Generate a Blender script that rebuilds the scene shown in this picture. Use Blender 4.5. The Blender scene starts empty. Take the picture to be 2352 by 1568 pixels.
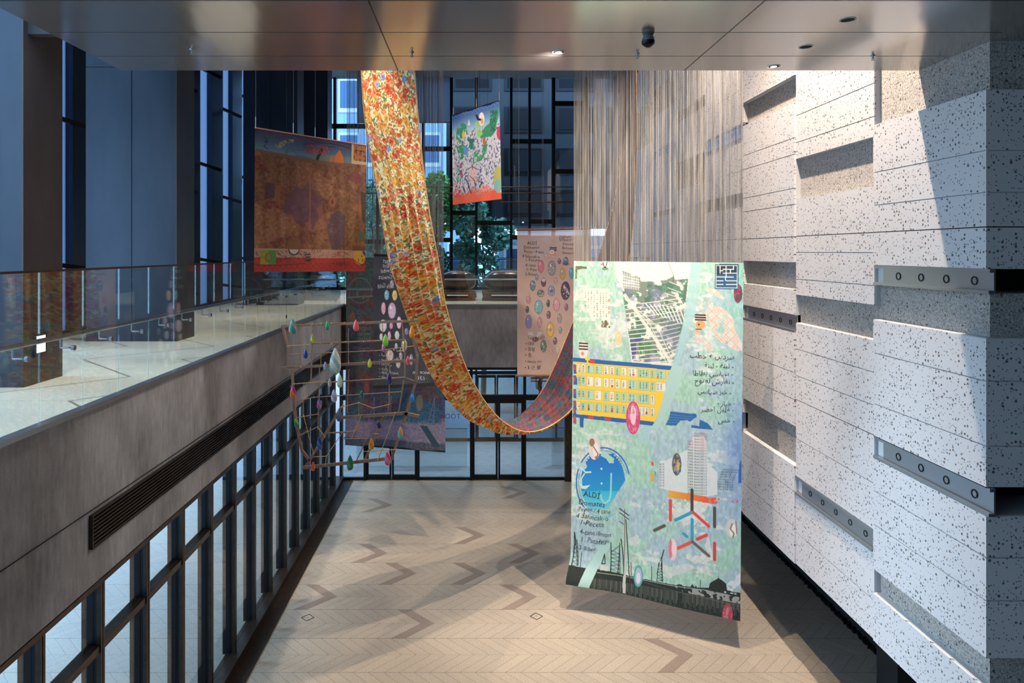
import bpy, bmesh, math, random
import numpy as np
from mathutils import Vector, Matrix

# ------------------------------------------------------------------ camera, world, lights
SC = bpy.context.scene
COL = SC.collection
F, VX, VY, EYE = 1568.0, 1090.0, 578.0, 5.8      # focal length in px, vanishing point, eye height
cam = bpy.data.cameras.new('camera'); cam.lens = 24; cam.sensor_width = 36
cam.shift_x = (1176 - VX) / 2352; cam.shift_y = -(784 - VY) / 2352; cam.clip_start = .05; cam.clip_end = 300
camo = bpy.data.objects.new('camera', cam); COL.objects.link(camo)
camo.location = (0, 0, EYE); camo.rotation_euler = (math.pi / 2, 0, 0); SC.camera = camo
SC.view_settings.view_transform = 'Standard'; SC.view_settings.look = 'None'
SC.view_settings.gamma = 1; SC.view_settings.use_curve_mapping = False
SC.view_settings.exposure = 0.0
SC.cycles.use_denoising = True
SC.cycles.max_bounces = 9; SC.cycles.diffuse_bounces = 4; SC.cycles.glossy_bounces = 4
SC.cycles.transparent_max_bounces = 24; SC.cycles.transmission_bounces = 4
SC.cycles.sample_clamp_indirect = 6

w = bpy.data.worlds.new('sky'); SC.world = w; w.use_nodes = True
bg = w.node_tree.nodes['Background']; bg.inputs[0].default_value = (.46, .68, 1, 1); bg.inputs[1].default_value = 6.5

def spot(name, loc, aim, power, col, size=80, blend=.5, radius=.06):
    l = bpy.data.lights.new(name, 'SPOT'); l.energy = power; l.color = col; l.spot_size = math.radians(size)
    l.spot_blend = blend; l.shadow_soft_size = radius
    o = bpy.data.objects.new(name, l); COL.objects.link(o); o.location = loc
    o.rotation_euler = (Vector(aim) - Vector(loc)).to_track_quat('-Z', 'Y').to_euler(); return o
WARM = (1, .82, .64); WARM2 = (1, .76, .54)
def portal(loc, sx, sy, direction):
    l = bpy.data.lights.new('daylight_portal', 'AREA'); l.shape = 'RECTANGLE'; l.size = sx; l.size_y = sy; l.cycles.is_portal = True
    o = bpy.data.objects.new('daylight_portal', l); COL.objects.link(o); o.location = loc; o.rotation_euler = Vector(direction).to_track_quat('-Z', 'Y').to_euler()
portal((-7.15, 2.2, 8.2), 7.5, 14.6, (1, 0, 0))
portal((-7.1, 7, 1.4), 2.9, 20, (1, 0, 0))
portal((-1, 24.6, 7.5), 12, 9, (0, -1, 0))
spot('high_spotlight', (3.35, 8.1, 11.8), (4.3, 8.5, 6.0), 5200, (1, .80, .61), 88, .8, .05)
spot('high_spotlight', (3.45, 12.2, 11.8), (4.4, 12.4, 4), 1300, (1, .82, .68), 70, .9, .1)
spot('high_spotlight', (1.2, 8.6, 11.8), (1.5, 11.0, 0), 3000, WARM2, 54, .55, .06)
spot('high_spotlight', (-1.2, 9.0, 11.8), (.3, 13.4, 0), 1600, WARM2, 48, .6, .06)
spot('high_spotlight', (2.2, 7.7, 11.7), (2.8, 10.5, 3.8), 850, (1, .84, .68), 42, .7, .06)
spot('high_spotlight', (-3.1, 7.7, 11.6), (-.9, 9.7, 5.7), 2000, (1, .84, .66), 26, .6, .05)
spot('high_spotlight', (.3, 7.4, 11.6), (.1, 10.3, 3.6), 1300, (1, .84, .66), 26, .8, .06)
for yy in (8.5, 12.0, 15.5): spot('fascia_fill_light', (3.3, yy, 11.6), (-3.4, yy - .5, 3.6), 1100, (1, .93, .86), 34, .9, .2)  # added fill spots without known fixtures, brighten the concrete fascia
for xx in (-2.2, .3, 2.6): spot('lobby_fill_light', (xx, 19.2, 2.8), (xx, 19.4, 0), 240, (.82, .93, 1), 140, .8, .15)  # added lamps, invented to brighten the lobby floor
spot('high_spotlight', (.6, 12.6, 11.8), (0, 15.8, 0), 800, WARM, 60, .6, .1)
for yy in (5.5, 9.0, 12.5, 16.0, 20.0):
    spot('gallery_downlight', (-3.95, yy, 11.4), (-4.5, yy, 4.4), 1500, (1, .88, .70), 50, .9, .08)
for px, py, ax, pw in ((1777, 152, (1.6, 11.5, 4.0), 70), (1283, 119, (-1.6, 11.0, 5.2), 110)):
    Y_ = F * 1.85 / (VY - py); spot('low_ceiling_fill_light', ((px - VX) * Y_ / F, Y_ - .02, 7.62), ax, pw, (1, .88, .76), 120, .9, .05)
spot('low_ceiling_fill_light', (-1.9, 4.3, 7.62), (-1.8, 8.0, 3.6), 90, (1, .88, .76), 120, .9, .05)  # added frontal fill, no fixture here; lifts the stick frame
for xx in (-1.5, 1.8):
    spot('gallery_downlight', (xx, 20.3, 11.6), (xx, 19.6, 4.4), 1000, (1, .86, .68), 80, .9, .08)
sun = bpy.data.lights.new('sun', 'SUN'); sun.energy = 3; sun.color = (.70, .83, 1); sun.angle = math.radians(9)
suno = bpy.data.objects.new('sun', sun); COL.objects.link(suno)
suno.rotation_euler = Vector((.80, -.12, -.50)).to_track_quat('-Z', 'Y').to_euler()

# ------------------------------------------------------------------ helpers
def P(px, py, Y):
    return Vector(((px - VX) * Y / F, Y, EYE - (py - VY) * Y / F))
def lin(c):
    c = np.asarray(c, dtype=float) / 255.
    return np.where(c <= .04045, c / 12.92, ((c + .055) / 1.055) ** 2.4)
def L4(c): return (*[float(x) for x in lin(c)], 1)

def mat(name, rgb=(128, 128, 128), rough=.6, metal=0., coat=0., emit=None, es=1., spec=.5):
    m = bpy.data.materials.new(name); m.use_nodes = True; b = m.node_tree.nodes['Principled BSDF']
    b.inputs['Base Color'].default_value = L4(rgb); b.inputs['Roughness'].default_value = rough
    b.inputs['Metallic'].default_value = metal; b.inputs['Coat Weight'].default_value = coat
    b.inputs['Specular IOR Level'].default_value = spec
    if emit is not None:
        b.inputs['Emission Color'].default_value = L4(emit); b.inputs['Emission Strength'].default_value = es
    return m
class NT:
    def __init__(s, m): s.t = m.node_tree; s.b = s.t.nodes['Principled BSDF']
    def n(s, ty, **kw):
        x = s.t.nodes.new(ty)
        for k, v in kw.items(): setattr(x, k, v)
        return x
    def l(s, a, b): s.t.links.new(a, b)
    def m(s, op, a, b=None, c=None):
        x = s.n('ShaderNodeMath', operation=op)
        for i, v in enumerate((a, b, c)):
            if v is None: continue
            if isinstance(v, (int, float)): x.inputs[i].default_value = v
            else: s.l(v, x.inputs[i])
        return x.outputs[0]
    def noise(s, vec, scale, detail=3, rough=.5, d=0):
        x = s.n('ShaderNodeTexNoise'); x.inputs['Scale'].default_value = scale; x.inputs['Detail'].default_value = detail
        x.inputs['Roughness'].default_value = rough; x.inputs['Distortion'].default_value = d
        if vec is not None: s.l(vec, x.inputs['Vector'])
        return x.outputs['Fac']
    def mapping(s, vec, scale=(1, 1, 1), loc=(0, 0, 0), rot=(0, 0, 0)):
        x = s.n('ShaderNodeMapping'); x.inputs['Scale'].default_value = scale; x.inputs['Location'].default_value = loc
        x.inputs['Rotation'].default_value = rot; s.l(vec, x.inputs['Vector']); return x.outputs[0]
    def ramp(s, fac, stops, const=False):
        x = s.n('ShaderNodeValToRGB'); r = x.color_ramp
        if const: r.interpolation = 'CONSTANT'
        while len(r.elements) < len(stops): r.elements.new(.5)
        for e, (p, c) in zip(r.elements, stops): e.position = p; e.color = L4(c)
        s.l(fac, x.inputs[0]); return x.outputs[0]
    def mix(s, fac, a, b, mode='MIX'):
        x = s.n('ShaderNodeMix', data_type='RGBA', blend_type=mode)
        for i, v in ((0, fac), (6, a), (7, b)):
            if isinstance(v, (int, float)): x.inputs[i].default_value = v
            elif isinstance(v, tuple): x.inputs[i].default_value = L4(v)
            else: s.l(v, x.inputs[i])
        return x.outputs[2]
    def obj(s): return s.n('ShaderNodeTexCoord').outputs['Object']
    def pos(s): return s.n('ShaderNodeNewGeometry').outputs['Position']
    def bump(s, h, strength=.3, dist=.01):
        x = s.n('ShaderNodeBump'); x.inputs['Strength'].default_value = strength; x.inputs['Distance'].default_value = dist
        s.l(h, x.inputs['Height']); s.l(x.outputs[0], s.b.inputs['Normal'])

# ---- materials
def m_concrete():
    m = mat('board_concrete', rough=.75); t = NT(m); v = t.pos()
    a = t.noise(t.mapping(v, (1, .9, .55)), 2.0, 6, .62); b = t.noise(t.mapping(v, (10, 9, 1.6)), 2.4, 4, .6)
    c = t.noise(v, 60, 2)
    f = t.m('ADD', t.m('MULTIPLY', a, .62), t.m('ADD', t.m('MULTIPLY', b, .3), t.m('MULTIPLY', c, .1)))
    t.l(t.ramp(f, [(.36, (112, 111, 115)), (.5, (140, 139, 143)), (.64, (164, 163, 167))]), t.b.inputs['Base Color'])
    t.bump(b, .15, .01); return m
def m_floor(name, base, dark, spk, period=.83, off=9.83, tile=.21):
    m = mat(name, rough=.42, spec=.4); t = NT(m); v = t.pos(); s = t.n('ShaderNodeSeparateXYZ'); t.l(v, s.inputs[0])
    q = t.m('DIVIDE', t.m('SUBTRACT', s.outputs[1], off), period)
    tri = t.m('MULTIPLY', t.m('ABSOLUTE', t.m('SUBTRACT', q, t.m('ROUND', q))), period)
    u = t.m('DIVIDE', t.m('ADD', s.outputs[0], tri), tile); fr = t.m('ABSOLUTE', t.m('SUBTRACT', t.m('FRACT', u), .5))
    l1 = t.m('GREATER_THAN', fr, .484)
    l2 = t.m('LESS_THAN', tri, .003); l3 = t.m('GREATER_THAN', tri, period / 2 - .004)
    line = t.m('MAXIMUM', l1, t.m('MAXIMUM', t.m('MULTIPLY', l2, .6), l3))
    wn = t.n('ShaderNodeTexWhiteNoise', noise_dimensions='2D'); cb = t.n('ShaderNodeCombineXYZ')
    t.l(t.m('FLOOR', u), cb.inputs[0]); t.l(t.m('FLOOR', t.m('MULTIPLY', q, 2)), cb.inputs[1]); t.l(cb.outputs[0], wn.inputs['Vector'])
    sp = t.noise(t.mapping(v, (1, 1, 1)), 75, 2, .7)
    big = t.noise(v, .7, 3)
    c = t.mix(wn.outputs[0], base, tuple(int(x * .965) for x in base))
    c = t.mix(t.m('MULTIPLY', t.m('SUBTRACT', big, .35), .8), c, tuple(int(x * .86) for x in base))
    c = t.mix(t.m('GREATER_THAN', sp, .64), c, spk)
    c = t.mix(t.m('MULTIPLY', t.m('LESS_THAN', sp, .36), .6), c, dark)
    c = t.mix(t.m('MULTIPLY', line, .75), c, tuple(int(x * .45) for x in dark))
    t.l(c, t.b.inputs['Base Color']); t.bump(sp, .08, .004); return m
def m_terrazzo(name, base, chips, rough_face=False):
    m = mat(name, rough=.55 if not rough_face else .95); t = NT(m); v = t.pos()
    c = t.noise(v, 55, 3, .7)
    if rough_face:
        col = t.ramp(t.noise(v, 70, 3, .75), [(.36, tuple(int(x * .62) for x in base)), (.47, tuple(int(x * .86) for x in base)), (.62, base)])
        t.bump(t.noise(v, 60, 4, .7), .9, .02)
    else:
        col = t.mix(c, base, tuple(int(x * .92) for x in base))
    vo = t.n('ShaderNodeTexVoronoi', feature='F1'); vo.inputs['Scale'].default_value = 26
    vo.inputs['Randomness'].default_value = 1; wob = t.n('ShaderNodeMix', data_type='VECTOR')
    vo.voronoi_dimensions = '2D'; sv = t.n('ShaderNodeSeparateXYZ'); t.l(v, sv.inputs[0]); cv = t.n('ShaderNodeCombineXYZ')
    t.l(t.m('ADD', sv.outputs[0], sv.outputs[1]), cv.inputs[0]); t.l(sv.outputs[2], cv.inputs[1]); v2d = cv.outputs[0]; t.l(v2d, vo.inputs['Vector'])
    sc = t.n('ShaderNodeSeparateColor'); t.l(vo.outputs['Color'], sc.inputs[0])
    clus = t.noise(v, 2.3, 2)
    pres = t.m('GREATER_THAN', t.m('ADD', sc.outputs[0], t.m('MULTIPLY', clus, .6)), 0.99 if not rough_face else 1.08)
    rad = t.m('MULTIPLY', t.m('ADD', sc.outputs[1], .35), .25)
    dd = t.m('ADD', vo.outputs['Distance'], t.m('MULTIPLY', t.m('SUBTRACT', t.noise(v, 90, 1), .5), .22))
    chip = t.m('MULTIPLY', pres, t.m('LESS_THAN', dd, rad))
    v2 = t.n('ShaderNodeTexVoronoi', feature='F1'); v2.voronoi_dimensions = '2D'; v2.inputs['Scale'].default_value = 46; t.l(v2d, v2.inputs['Vector']); s2 = t.n('ShaderNodeSeparateColor'); t.l(v2.outputs['Color'], s2.inputs[0])
    chip = t.m('MAXIMUM', chip, t.m('MULTIPLY', t.m('GREATER_THAN', s2.outputs[0], .88), t.m('LESS_THAN', v2.outputs['Distance'], .26)))
    cc = t.ramp(sc.outputs[2], [(0, chips[0]), (.34, chips[1]), (.67, chips[2])], True)
    t.l(t.mix(t.m('MULTIPLY', chip, .9), col, cc), t.b.inputs['Base Color']); return m
def m_glass(name, tint=(235, 245, 245), rough=.0, ior=1.5, dens=0., boost=0.):
    """thin pane: what passes, passes straight; Fresnel share mirrors"""
    m = bpy.data.materials.new(name); m.use_nodes = True; t = m.node_tree
    for n in list(t.nodes): t.nodes.remove(n)
    o = t.nodes.new('ShaderNodeOutputMaterial'); tr = t.nodes.new('ShaderNodeBsdfTransparent'); gl = t.nodes.new('ShaderNodeBsdfGlossy')
    mx = t.nodes.new('ShaderNodeMixShader'); tr.inputs[0].default_value = L4(tint); gl.inputs['Roughness'].default_value = rough
    ge = t.nodes.new('ShaderNodeNewGeometry'); dp = t.nodes.new('ShaderNodeVectorMath'); dp.operation = 'DOT_PRODUCT'
    t.links.new(ge.outputs['Incoming'], dp.inputs[0]); t.links.new(ge.outputs['Normal'], dp.inputs[1])
    def mth(op, a, b, cl=False):
        x = t.nodes.new('ShaderNodeMath'); x.operation = op; x.use_clamp = cl
        for i, v in enumerate((a, b)):
            if isinstance(v, (int, float)): x.inputs[i].default_value = v
            elif v is not None: t.links.new(v, x.inputs[i])
        return x.outputs[0]
    f5 = mth('POWER', mth('SUBTRACT', 1, mth('ABSOLUTE', dp.outputs['Value'], None)), 5); k = mth('ADD', mth('MULTIPLY', f5, .9), .04 + boost, True)
    t.links.new(k, mx.inputs[0]); t.links.new(tr.outputs[0], mx.inputs[1]); t.links.new(gl.outputs[0], mx.inputs[2]); t.links.new(mx.outputs[0], o.inputs[0])
    return m
def m_ceiling():
    m = mat('satin_metal_panel', (190, 186, 184), .13, .85); t = NT(m); v = t.pos()
    wv = t.noise(t.mapping(v, (1.6, .35, 1)), 1.3, 2)
    x = t.n('ShaderNodeBump'); x.inputs['Strength'].default_value = .35; x.inputs['Distance'].default_value = .018
    t.l(wv, x.inputs['Height']); t.l(x.outputs[0], t.b.inputs['Normal'])
    t.b.inputs['Roughness'].default_value = .17; return m
def m_print(name, rough=.85, alpha=1., weave=True, back=None):
    m = mat(name, rough=rough, spec=.2); t = NT(m); a = t.n('ShaderNodeAttribute', attribute_name='print')
    c = a.outputs['Color']
    if weave:
        nz = t.noise(t.n('ShaderNodeTexCoord').outputs['Object'], 130, 2, .7)
        c = t.mix(t.m('MULTIPLY', t.m('SUBTRACT', nz, .3), .45), c, (120, 125, 130))
    t.l(c, t.b.inputs['Base Color'])
    if alpha < 1: t.b.inputs['Alpha'].default_value = alpha
    return m
def m_noise(name, c0, c1, scale, rough=.6, metal=0., sc=(1, 1, 1), detail=4, coat=0.):
    m = mat(name, c0, rough, metal, coat); t = NT(m)
    t.l(t.ramp(t.noise(t.mapping(t.obj(), sc), scale, detail, .6), [(.35, c0), (.65, c1)]), t.b.inputs['Base Color']); return m
M = {}
M['concrete'] = m_concrete()
M['floor'] = m_floor('chevron_stone_floor', (154, 147, 137), (112, 104, 97), (208, 200, 190))
M['pave'] = m_floor('pavement_stone', (148, 154, 166), (124, 128, 136), (174, 178, 188), tile=.42)
M['mezz'] = m_floor('gallery_stone_floor', (205, 202, 192), (176, 172, 162), (232, 230, 222), tile=1.25, period=2.4)
M['inlay'] = m_noise('dark_stone_inlay', (112, 101, 95), (132, 121, 114), 60, .42)
M['terr'] = m_terrazzo('terrazzo_smooth', (220, 217, 218), ((48, 54, 50), (92, 78, 70), (70, 84, 78)))
M['terr_r'] = m_terrazzo('terrazzo_hammered', (208, 200, 194), ((92, 84, 78), (120, 112, 104), (70, 72, 70)), True)
M['glass'] = m_glass('clear_glass', (232, 240, 240), boost=.03)
M['rail_glass'] = m_glass('railing_glass', (243, 248, 247), boost=.075)
M['blue_glass'] = m_glass('tinted_glass', (222, 236, 244), boost=.0)
M['ceil'] = m_ceiling()
M['steel'] = mat('brushed_steel', (150, 155, 162), .32, 1.)
M['satin'] = mat('satin_channel', (168, 174, 182), .35, .9)
M['black'] = mat('black_metal', (26, 26, 29), .38, .6)
M['bronze'] = m_noise('dark_bronze_metal', (58, 48, 42), (74, 62, 54), 8, .35, .7)
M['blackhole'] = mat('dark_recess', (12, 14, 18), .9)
M['navy'] = m_noise('dark_blue_metal', (50, 56, 66), (62, 69, 80), 1.1, .42, .7, (1, 1, .3))
M['clad_warm_reflect'] = m_noise('warm_reflection_metal', (66, 60, 58), (82, 74, 70), 1.5, .42, .6, (1, 1, .3))  # column side metal, warm reflection put into its brown colour
M['white'] = mat('white_paint', (214, 214, 210), .7)
M['grey'] = mat('grey_ceiling_board', (128, 132, 136), .8)
M['darkgrey'] = mat('dark_plaster', (52, 54, 58), .85)
M['wood'] = m_noise('walnut_stick', (136, 102, 80), (166, 128, 102), 30, .6, sc=(1, 1, 8))
M['bamboo'] = m_noise('pale_bamboo', (190, 142, 84), (214, 170, 110), 30, .5)
M['timber'] = m_noise('sleeper_timber', (122, 90, 62), (158, 122, 88), 6, .7, sc=(1, 6, 6))
M['boulder'] = m_noise('brown_lacquer', (70, 54, 44), (98, 76, 62), 3, .3, .25, coat=.4)
M['rope'] = mat('steel_cable', (150, 150, 150), .4, .8)
M['tile'] = m_noise('road_asphalt', (140, 135, 134), (160, 155, 152), 8, .8)
M['joint'] = mat('joint_grey', (182, 184, 190), .8)
M['lamp'] = mat('lamp_glow', (255, 240, 215), .5, emit=(255, 232, 200), es=2)
M['ink'] = mat('black_ink', (34, 38, 48), .8); M['inkred'] = mat('red_ink', (196, 58, 50), .8)
M['inkwhite'] = mat('white_ink', (200, 204, 208), .8); M['inkgreen'] = mat('green_ink', (60, 110, 70), .8)
M['inkpink'] = mat('salmon_ink', (222, 110, 104), .8)

class MB:
    def __init__(s): s.v = []; s.f = []; s.mi = []; s.mats = []
    def _m(s, m):
        if m not in s.mats: s.mats.append(m)
        return s.mats.index(m)
    def poly(s, pts, faces, m):
        k = len(s.v); s.v += [tuple(p) for p in pts]; i = s._m(m)
        for f in faces: s.f.append([k + a for a in f]); s.mi.append(i)
        return s
    def box(s, x0, x1, y0, y1, z0, z1, m):
        x0, x1 = min(x0, x1), max(x0, x1); y0, y1 = min(y0, y1), max(y0, y1); z0, z1 = min(z0, z1), max(z0, z1)
        p = [(x, y, z) for z in (z0, z1) for y in (y0, y1) for x in (x0, x1)]
        return s.poly(p, [(0, 2, 3, 1), (4, 5, 7, 6), (0, 1, 5, 4), (2, 6, 7, 3), (0, 4, 6, 2), (1, 3, 7, 5)], m)
    def bar(s, a, b, wd, th, m, n=4, up=(0, 1, 0)):
        """prism from a to b, wd wide across 'up', th along it; n sides >4 gives a round rod"""
        a = Vector(a); b = Vector(b); d = (b - a).normalized(); u = Vector(up)
        if abs(d.dot(u)) > .98: u = Vector((1, 0, 0))
        e1 = d.cross(u).normalized(); e2 = e1.cross(d).normalized(); pts = []
        for c in (a, b):
            for i in range(n):
                if n == 4: q = [(-1, -1), (1, -1), (1, 1), (-1, 1)][i]; pts.append(c + e1 * q[0] * wd / 2 + e2 * q[1] * th / 2)
                else: an = 2 * math.pi * i / n; pts.append(c + e1 * math.cos(an) * wd / 2 + e2 * math.sin(an) * th / 2)
        fs = [(i, (i + 1) % n, n + (i + 1) % n, n + i) for i in range(n)] + [tuple(reversed(range(n))), tuple(range(n, 2 * n))]
        return s.poly(pts, fs, m)
    def lathe(s, c, prof, m, n=20, sx=1, sy=1, axis='Z', ring=False):
        if ring: prof = list(prof) + [prof[0]]
        k = []; fs = []
        for (r, h) in prof:
            for i in range(n):
                a = 2 * math.pi * i / n; p = (r * math.cos(a) * sx, r * math.sin(a) * sy, h)
                if axis == 'Y': p = (p[0], -h, p[1])
                if axis == 'X': p = (h, p[0], p[1])
                k.append((c[0] + p[0], c[1] + p[1], c[2] + p[2]))
        for j in range(len(prof) - 1):
            for i in range(n): fs.append((j * n + i, j * n + (i + 1) % n, (j + 1) * n + (i + 1) % n, (j + 1) * n + i))
        if not ring: fs += [tuple(reversed(range(n))), tuple(range((len(prof) - 1) * n, len(prof) * n))]
        return s.poly(k, fs, m)
    def build(s, name, parent=None, smooth=False, loc=None, bevel=0):
        me = bpy.data.meshes.new(name); off = Vector(loc) if loc else Vector((0, 0, 0))
        me.from_pydata([tuple(Vector(v) - off) for v in s.v], [], s.f)
        for m in s.mats: me.materials.append(M[m] if isinstance(m, str) else m)
        me.polygons.foreach_set('material_index', s.mi)
        if smooth: me.polygons.foreach_set('use_smooth', [True] * len(me.polygons))
        me.update(); o = bpy.data.objects.new(name, me); COL.objects.link(o); o.location = off
        if parent is not None: o.parent = parent; o.location = off - world_loc(parent)
        if bevel:
            b = o.modifiers.new('bevel', 'BEVEL'); b.width = bevel; b.segments = 2; b.limit_method = 'ANGLE'
        if smooth:
            b = o.modifiers.new('split', 'EDGE_SPLIT'); b.split_angle = math.radians(50)
        return o
def world_loc(o):
    p = Vector(o.location); q = o.parent
    while q is not None: p += Vector(q.location); q = q.parent
    return p
def tag(o, label=None, cat=None, group=None, kind=None):
    for k, v in (('label', label), ('category', cat), ('group', group), ('kind', kind)):
        if v: o[k] = v
    return o
def empty(name, loc, *a, **k):
    o = bpy.data.objects.new(name, None); COL.objects.link(o); o.location = loc; o.empty_display_size = .2; tag(o, *a, **k); return o
def struct(o): o['kind'] = 'structure'; return o
def copy_tree(o, parent=None, first=True):
    c = o.copy(); COL.objects.link(c)
    if parent is not None: c.parent = parent
    for ch in list(o.children): copy_tree(ch, c, False)
    return c

# ------------------------------------------------------------------ the building
XL, XR = -3.4, 4.45
ZM = EYE - 1.36                      # gallery floor level
struct(MB().box(-7, 8.0, -5, 17.4, -.3, 0, 'floor').build('floor'))
struct(MB().box(-30, -7, -10, 60, -.32, -.01, 'pave').build('ground_side'))
struct(MB().box(-7, 40, 17.4, 24.5, -.31, -.005, 'pave').build('ground_rear'))
struct(MB().box(-7, 40, 24.5, 60, -.35, -.03, 'tile').build('road'))
fl = bpy.data.objects['floor']
for (px, py) in ((905.6, 1158.5), (1112, 1226), (899, 1268.7), (1247, 1267.5), (944, 1317.3), (1117, 1314), (1240.5, 1369), (779, 1371.6), (988, 1433), (1587, 1503), (1211.8, 1126.7)):
    z = F * EYE / (py - VY); k = round((z - 9.83) / .83); yc = 9.83 + .83 * k; xt = (px - VX) * z / F
    xt = round(xt / .21) * .21; h = .415
    MB().poly([(xt, yc, .002), (xt - h, yc + h, .002), (xt - h - .21, yc + h, .002), (xt - .21, yc, .002), (xt - h - .21, yc - h, .002), (xt - h, yc - h, .002)],
              [(0, 1, 2, 3), (0, 3, 4, 5)], 'inlay').build('chevron_inlay', fl)
for (px, py) in ((707, 1418), (1232, 1415)):
    z = F * EYE / (py - VY); x = (px - VX) * z / F; b = MB(); r = .1
    c = [(x - r, z), (x, z - r), (x + r, z), (x, z + r)]
    for i in range(4): b.bar((*c[i], .003), (*c[(i + 1) % 4], .003), .008, .004, 'black', up=(0, 0, 1))
    b.lathe((x, z, 0), [(.008, .001), (.008, .006)], 'steel', 8)
    b.build('floor_hatch', fl)
# gallery slabs, left and rear
struct(MB().box(-6.9, XL, -5, 17.4, 2.86, ZM, 'mezz').build('floor_gallery_left'))
struct(MB().box(-6.9, 5.9, 17.4, 24.4, 2.86, ZM, 'mezz').build('floor_gallery_rear'))
struct(MB().box(XL, 6.2, -5, 1.5, 2.86, ZM, 'mezz').build('floor_gallery_near'))
lf = struct(MB().box(XL, XL + .03, 1.5, 17.38, 2.85, ZM - .01, 'concrete').build('wall_left_fascia'))
struct(MB().box(XL + .03, XR + .3, 17.36, 17.4, 2.86, ZM - .01, 'concrete').build('wall_rear_fascia'))
struct(MB().box(XL, XL + .09, 1.5, 17.36, ZM - .012, ZM + .03, 'satin').build('trim_1'))
struct(MB().box(XL + .03, XR, 17.3, 17.4, ZM - .012, ZM + .03, 'satin').build('trim_2'))
struct(MB().box(XL + .03, XL + .14, 17.25, 17.36, 2.85, ZM - .01, 'bronze').build('trim_3'))
struct(MB().box(XL + .035, XL + .042, 1.5, 17.3, 3.53, 3.535, 'blackhole').build('trim_4'))

# ventilation grille in the left fascia
g = empty('ventilation_grille', (XL + .03, 11, 3.34), 'long dark slatted ventilation grille let into the grey concrete gallery fascia', 'grille')
MB().box(XL + .031, XL + .036, 5.97, 16.1, 3.2, 3.49, 'blackhole').build('backing', g)
b = MB()
for i in range(9): z = 3.21 + i * .0335; b.box(XL + .034, XL + .062, 5.97, 16.1, z, z + .013, 'bronze')
b.build('slat', g)
b = MB()
for y in (5.97, 16.1): b.box(XL + .03, XL + .065, y - .008, y + .008, 3.2, 3.49, 'bronze')
for z in (3.2, 3.488): b.box(XL + .03, XL + .064, 5.965, 16.105, z - .004, z + .004, 'bronze')
b.build('frame', g)

# left ground floor glazing
wl = struct(MB().box(XL - .12, XL + .1, 1.5, 17.3, 0, .12, 'bronze').build('window_1'))
MB().box(XL + .1, XL + .32, 1.5, 17.3, 0, .012, 'bronze').build('floor_trim', wl)
MB().box(XL - .12, XL + .03, 1.5, 17.3, 2.8, 2.86, 'bronze').build('head_rail', wl)
ys = [5.36 + .868 * k for k in range(-4, 14)]
for y in ys:
    b = MB(); b.box(XL - .17, XL - .03, y - .03, y + .03, .1, 2.85, 'black')
    b.box(XL - .03, XL + .01, y - .034, y - .006, .1, 2.85, 'bronze'); b.box(XL - .03, XL + .01, y + .006, y + .034, .1, 2.85, 'bronze')
    b.build('mullion', wl)
for y0, y1 in zip(ys[:-1], ys[1:]):
    MB().box(XL - .12, XL, y0 + .035, y1 - .035, 2.16, 2.23, 'bronze').build('transom', wl)
    MB().box(XL - .062, XL - .055, y0 + .03, y1 - .03, .12, 2.82, 'glass').build('pane', wl)

# rear ground-floor glazing with two sliding door pairs
def rear_x(px, Y=17.38): return (px - VX) * Y / F
Yb = 17.38
w2 = struct(MB().box(XL, rear_x(842), Yb - .03, Yb + .05, 0, .06, 'black').build('window_2'))
b = MB(); b.box(rear_x(958), rear_x(1085), Yb - .03, Yb + .05, 0, .06, 'black'); b.box(rear_x(1205), 4.4, Yb - .03, Yb + .05, 0, .06, 'black'); b.build('sill_rail', w2)
for px in (784, 839, 960.5, 1082.5, 1205):
    x = rear_x(px); MB().box(x - .035, x + .035, Yb - .06, Yb + .08, 0, 2.86, 'black').build('mullion', w2)
MB().box(rear_x(1296), rear_x(1319), Yb - .15, Yb + .12, 0, 2.86, 'bronze').build('post', w2)
MB().box(XL, 4.4, Yb - .04, Yb + .06, 2.03, 2.16, 'black').build('transom', w2)
MB().box(XL, 4.4, Yb - .03, Yb + .05, 2.8, 2.86, 'black').build('head_rail', w2)
for a, c in ((784, 839), (960.5, 1082.5), (1205, 1296), (1319, 1490)):
    MB().box(rear_x(a) + .03, rear_x(c) - .03, Yb + .01, Yb + .016, .06, 2.03, 'glass').build('pane', w2)
for a, c in ((784, 839), (839, 960.5), (960.5, 1082.5), (1082.5, 1205), (1205, 1296), (1319, 1490)):
    MB().box(rear_x(a) + .03, rear_x(c) - .03, Yb + .01, Yb + .016, 2.16, 2.8, 'glass').build('pane', w2)
def door(name, a, c, Y, tag_=True):
    x0, x1 = rear_x(a, Y) + .035, rear_x(c, Y) - .035; xm = (x0 + x1) / 2
    o = struct(MB().box(x0, x1, Y - .02, Y + .04, 0, .015, 'black').build(name))
    for i, (p, q) in enumerate(((x0, xm - .006), (xm + .006, x1))):
        b = MB(); wd = .05
        b.box(p, p + wd, Y - .02, Y + .03, .02, 2.03, 'black'); b.box(q - wd, q, Y - .02, Y + .03, .02, 2.03, 'black')
        b.box(p + wd, q - wd, Y - .02, Y + .03, .02, .13, 'black'); b.box(p + wd, q - wd, Y - .02, Y + .03, 1.95, 2.03, 'black')
        lf_ = b.build('door_leaf', o); MB().box(p + wd, q - wd, Y, Y + .006, .13, 1.95, 'glass').build('pane', lf_)
    return o
door('door_1', 839, 960.5, Yb); door('door_2', 1082.5, 1205, Yb)
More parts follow.
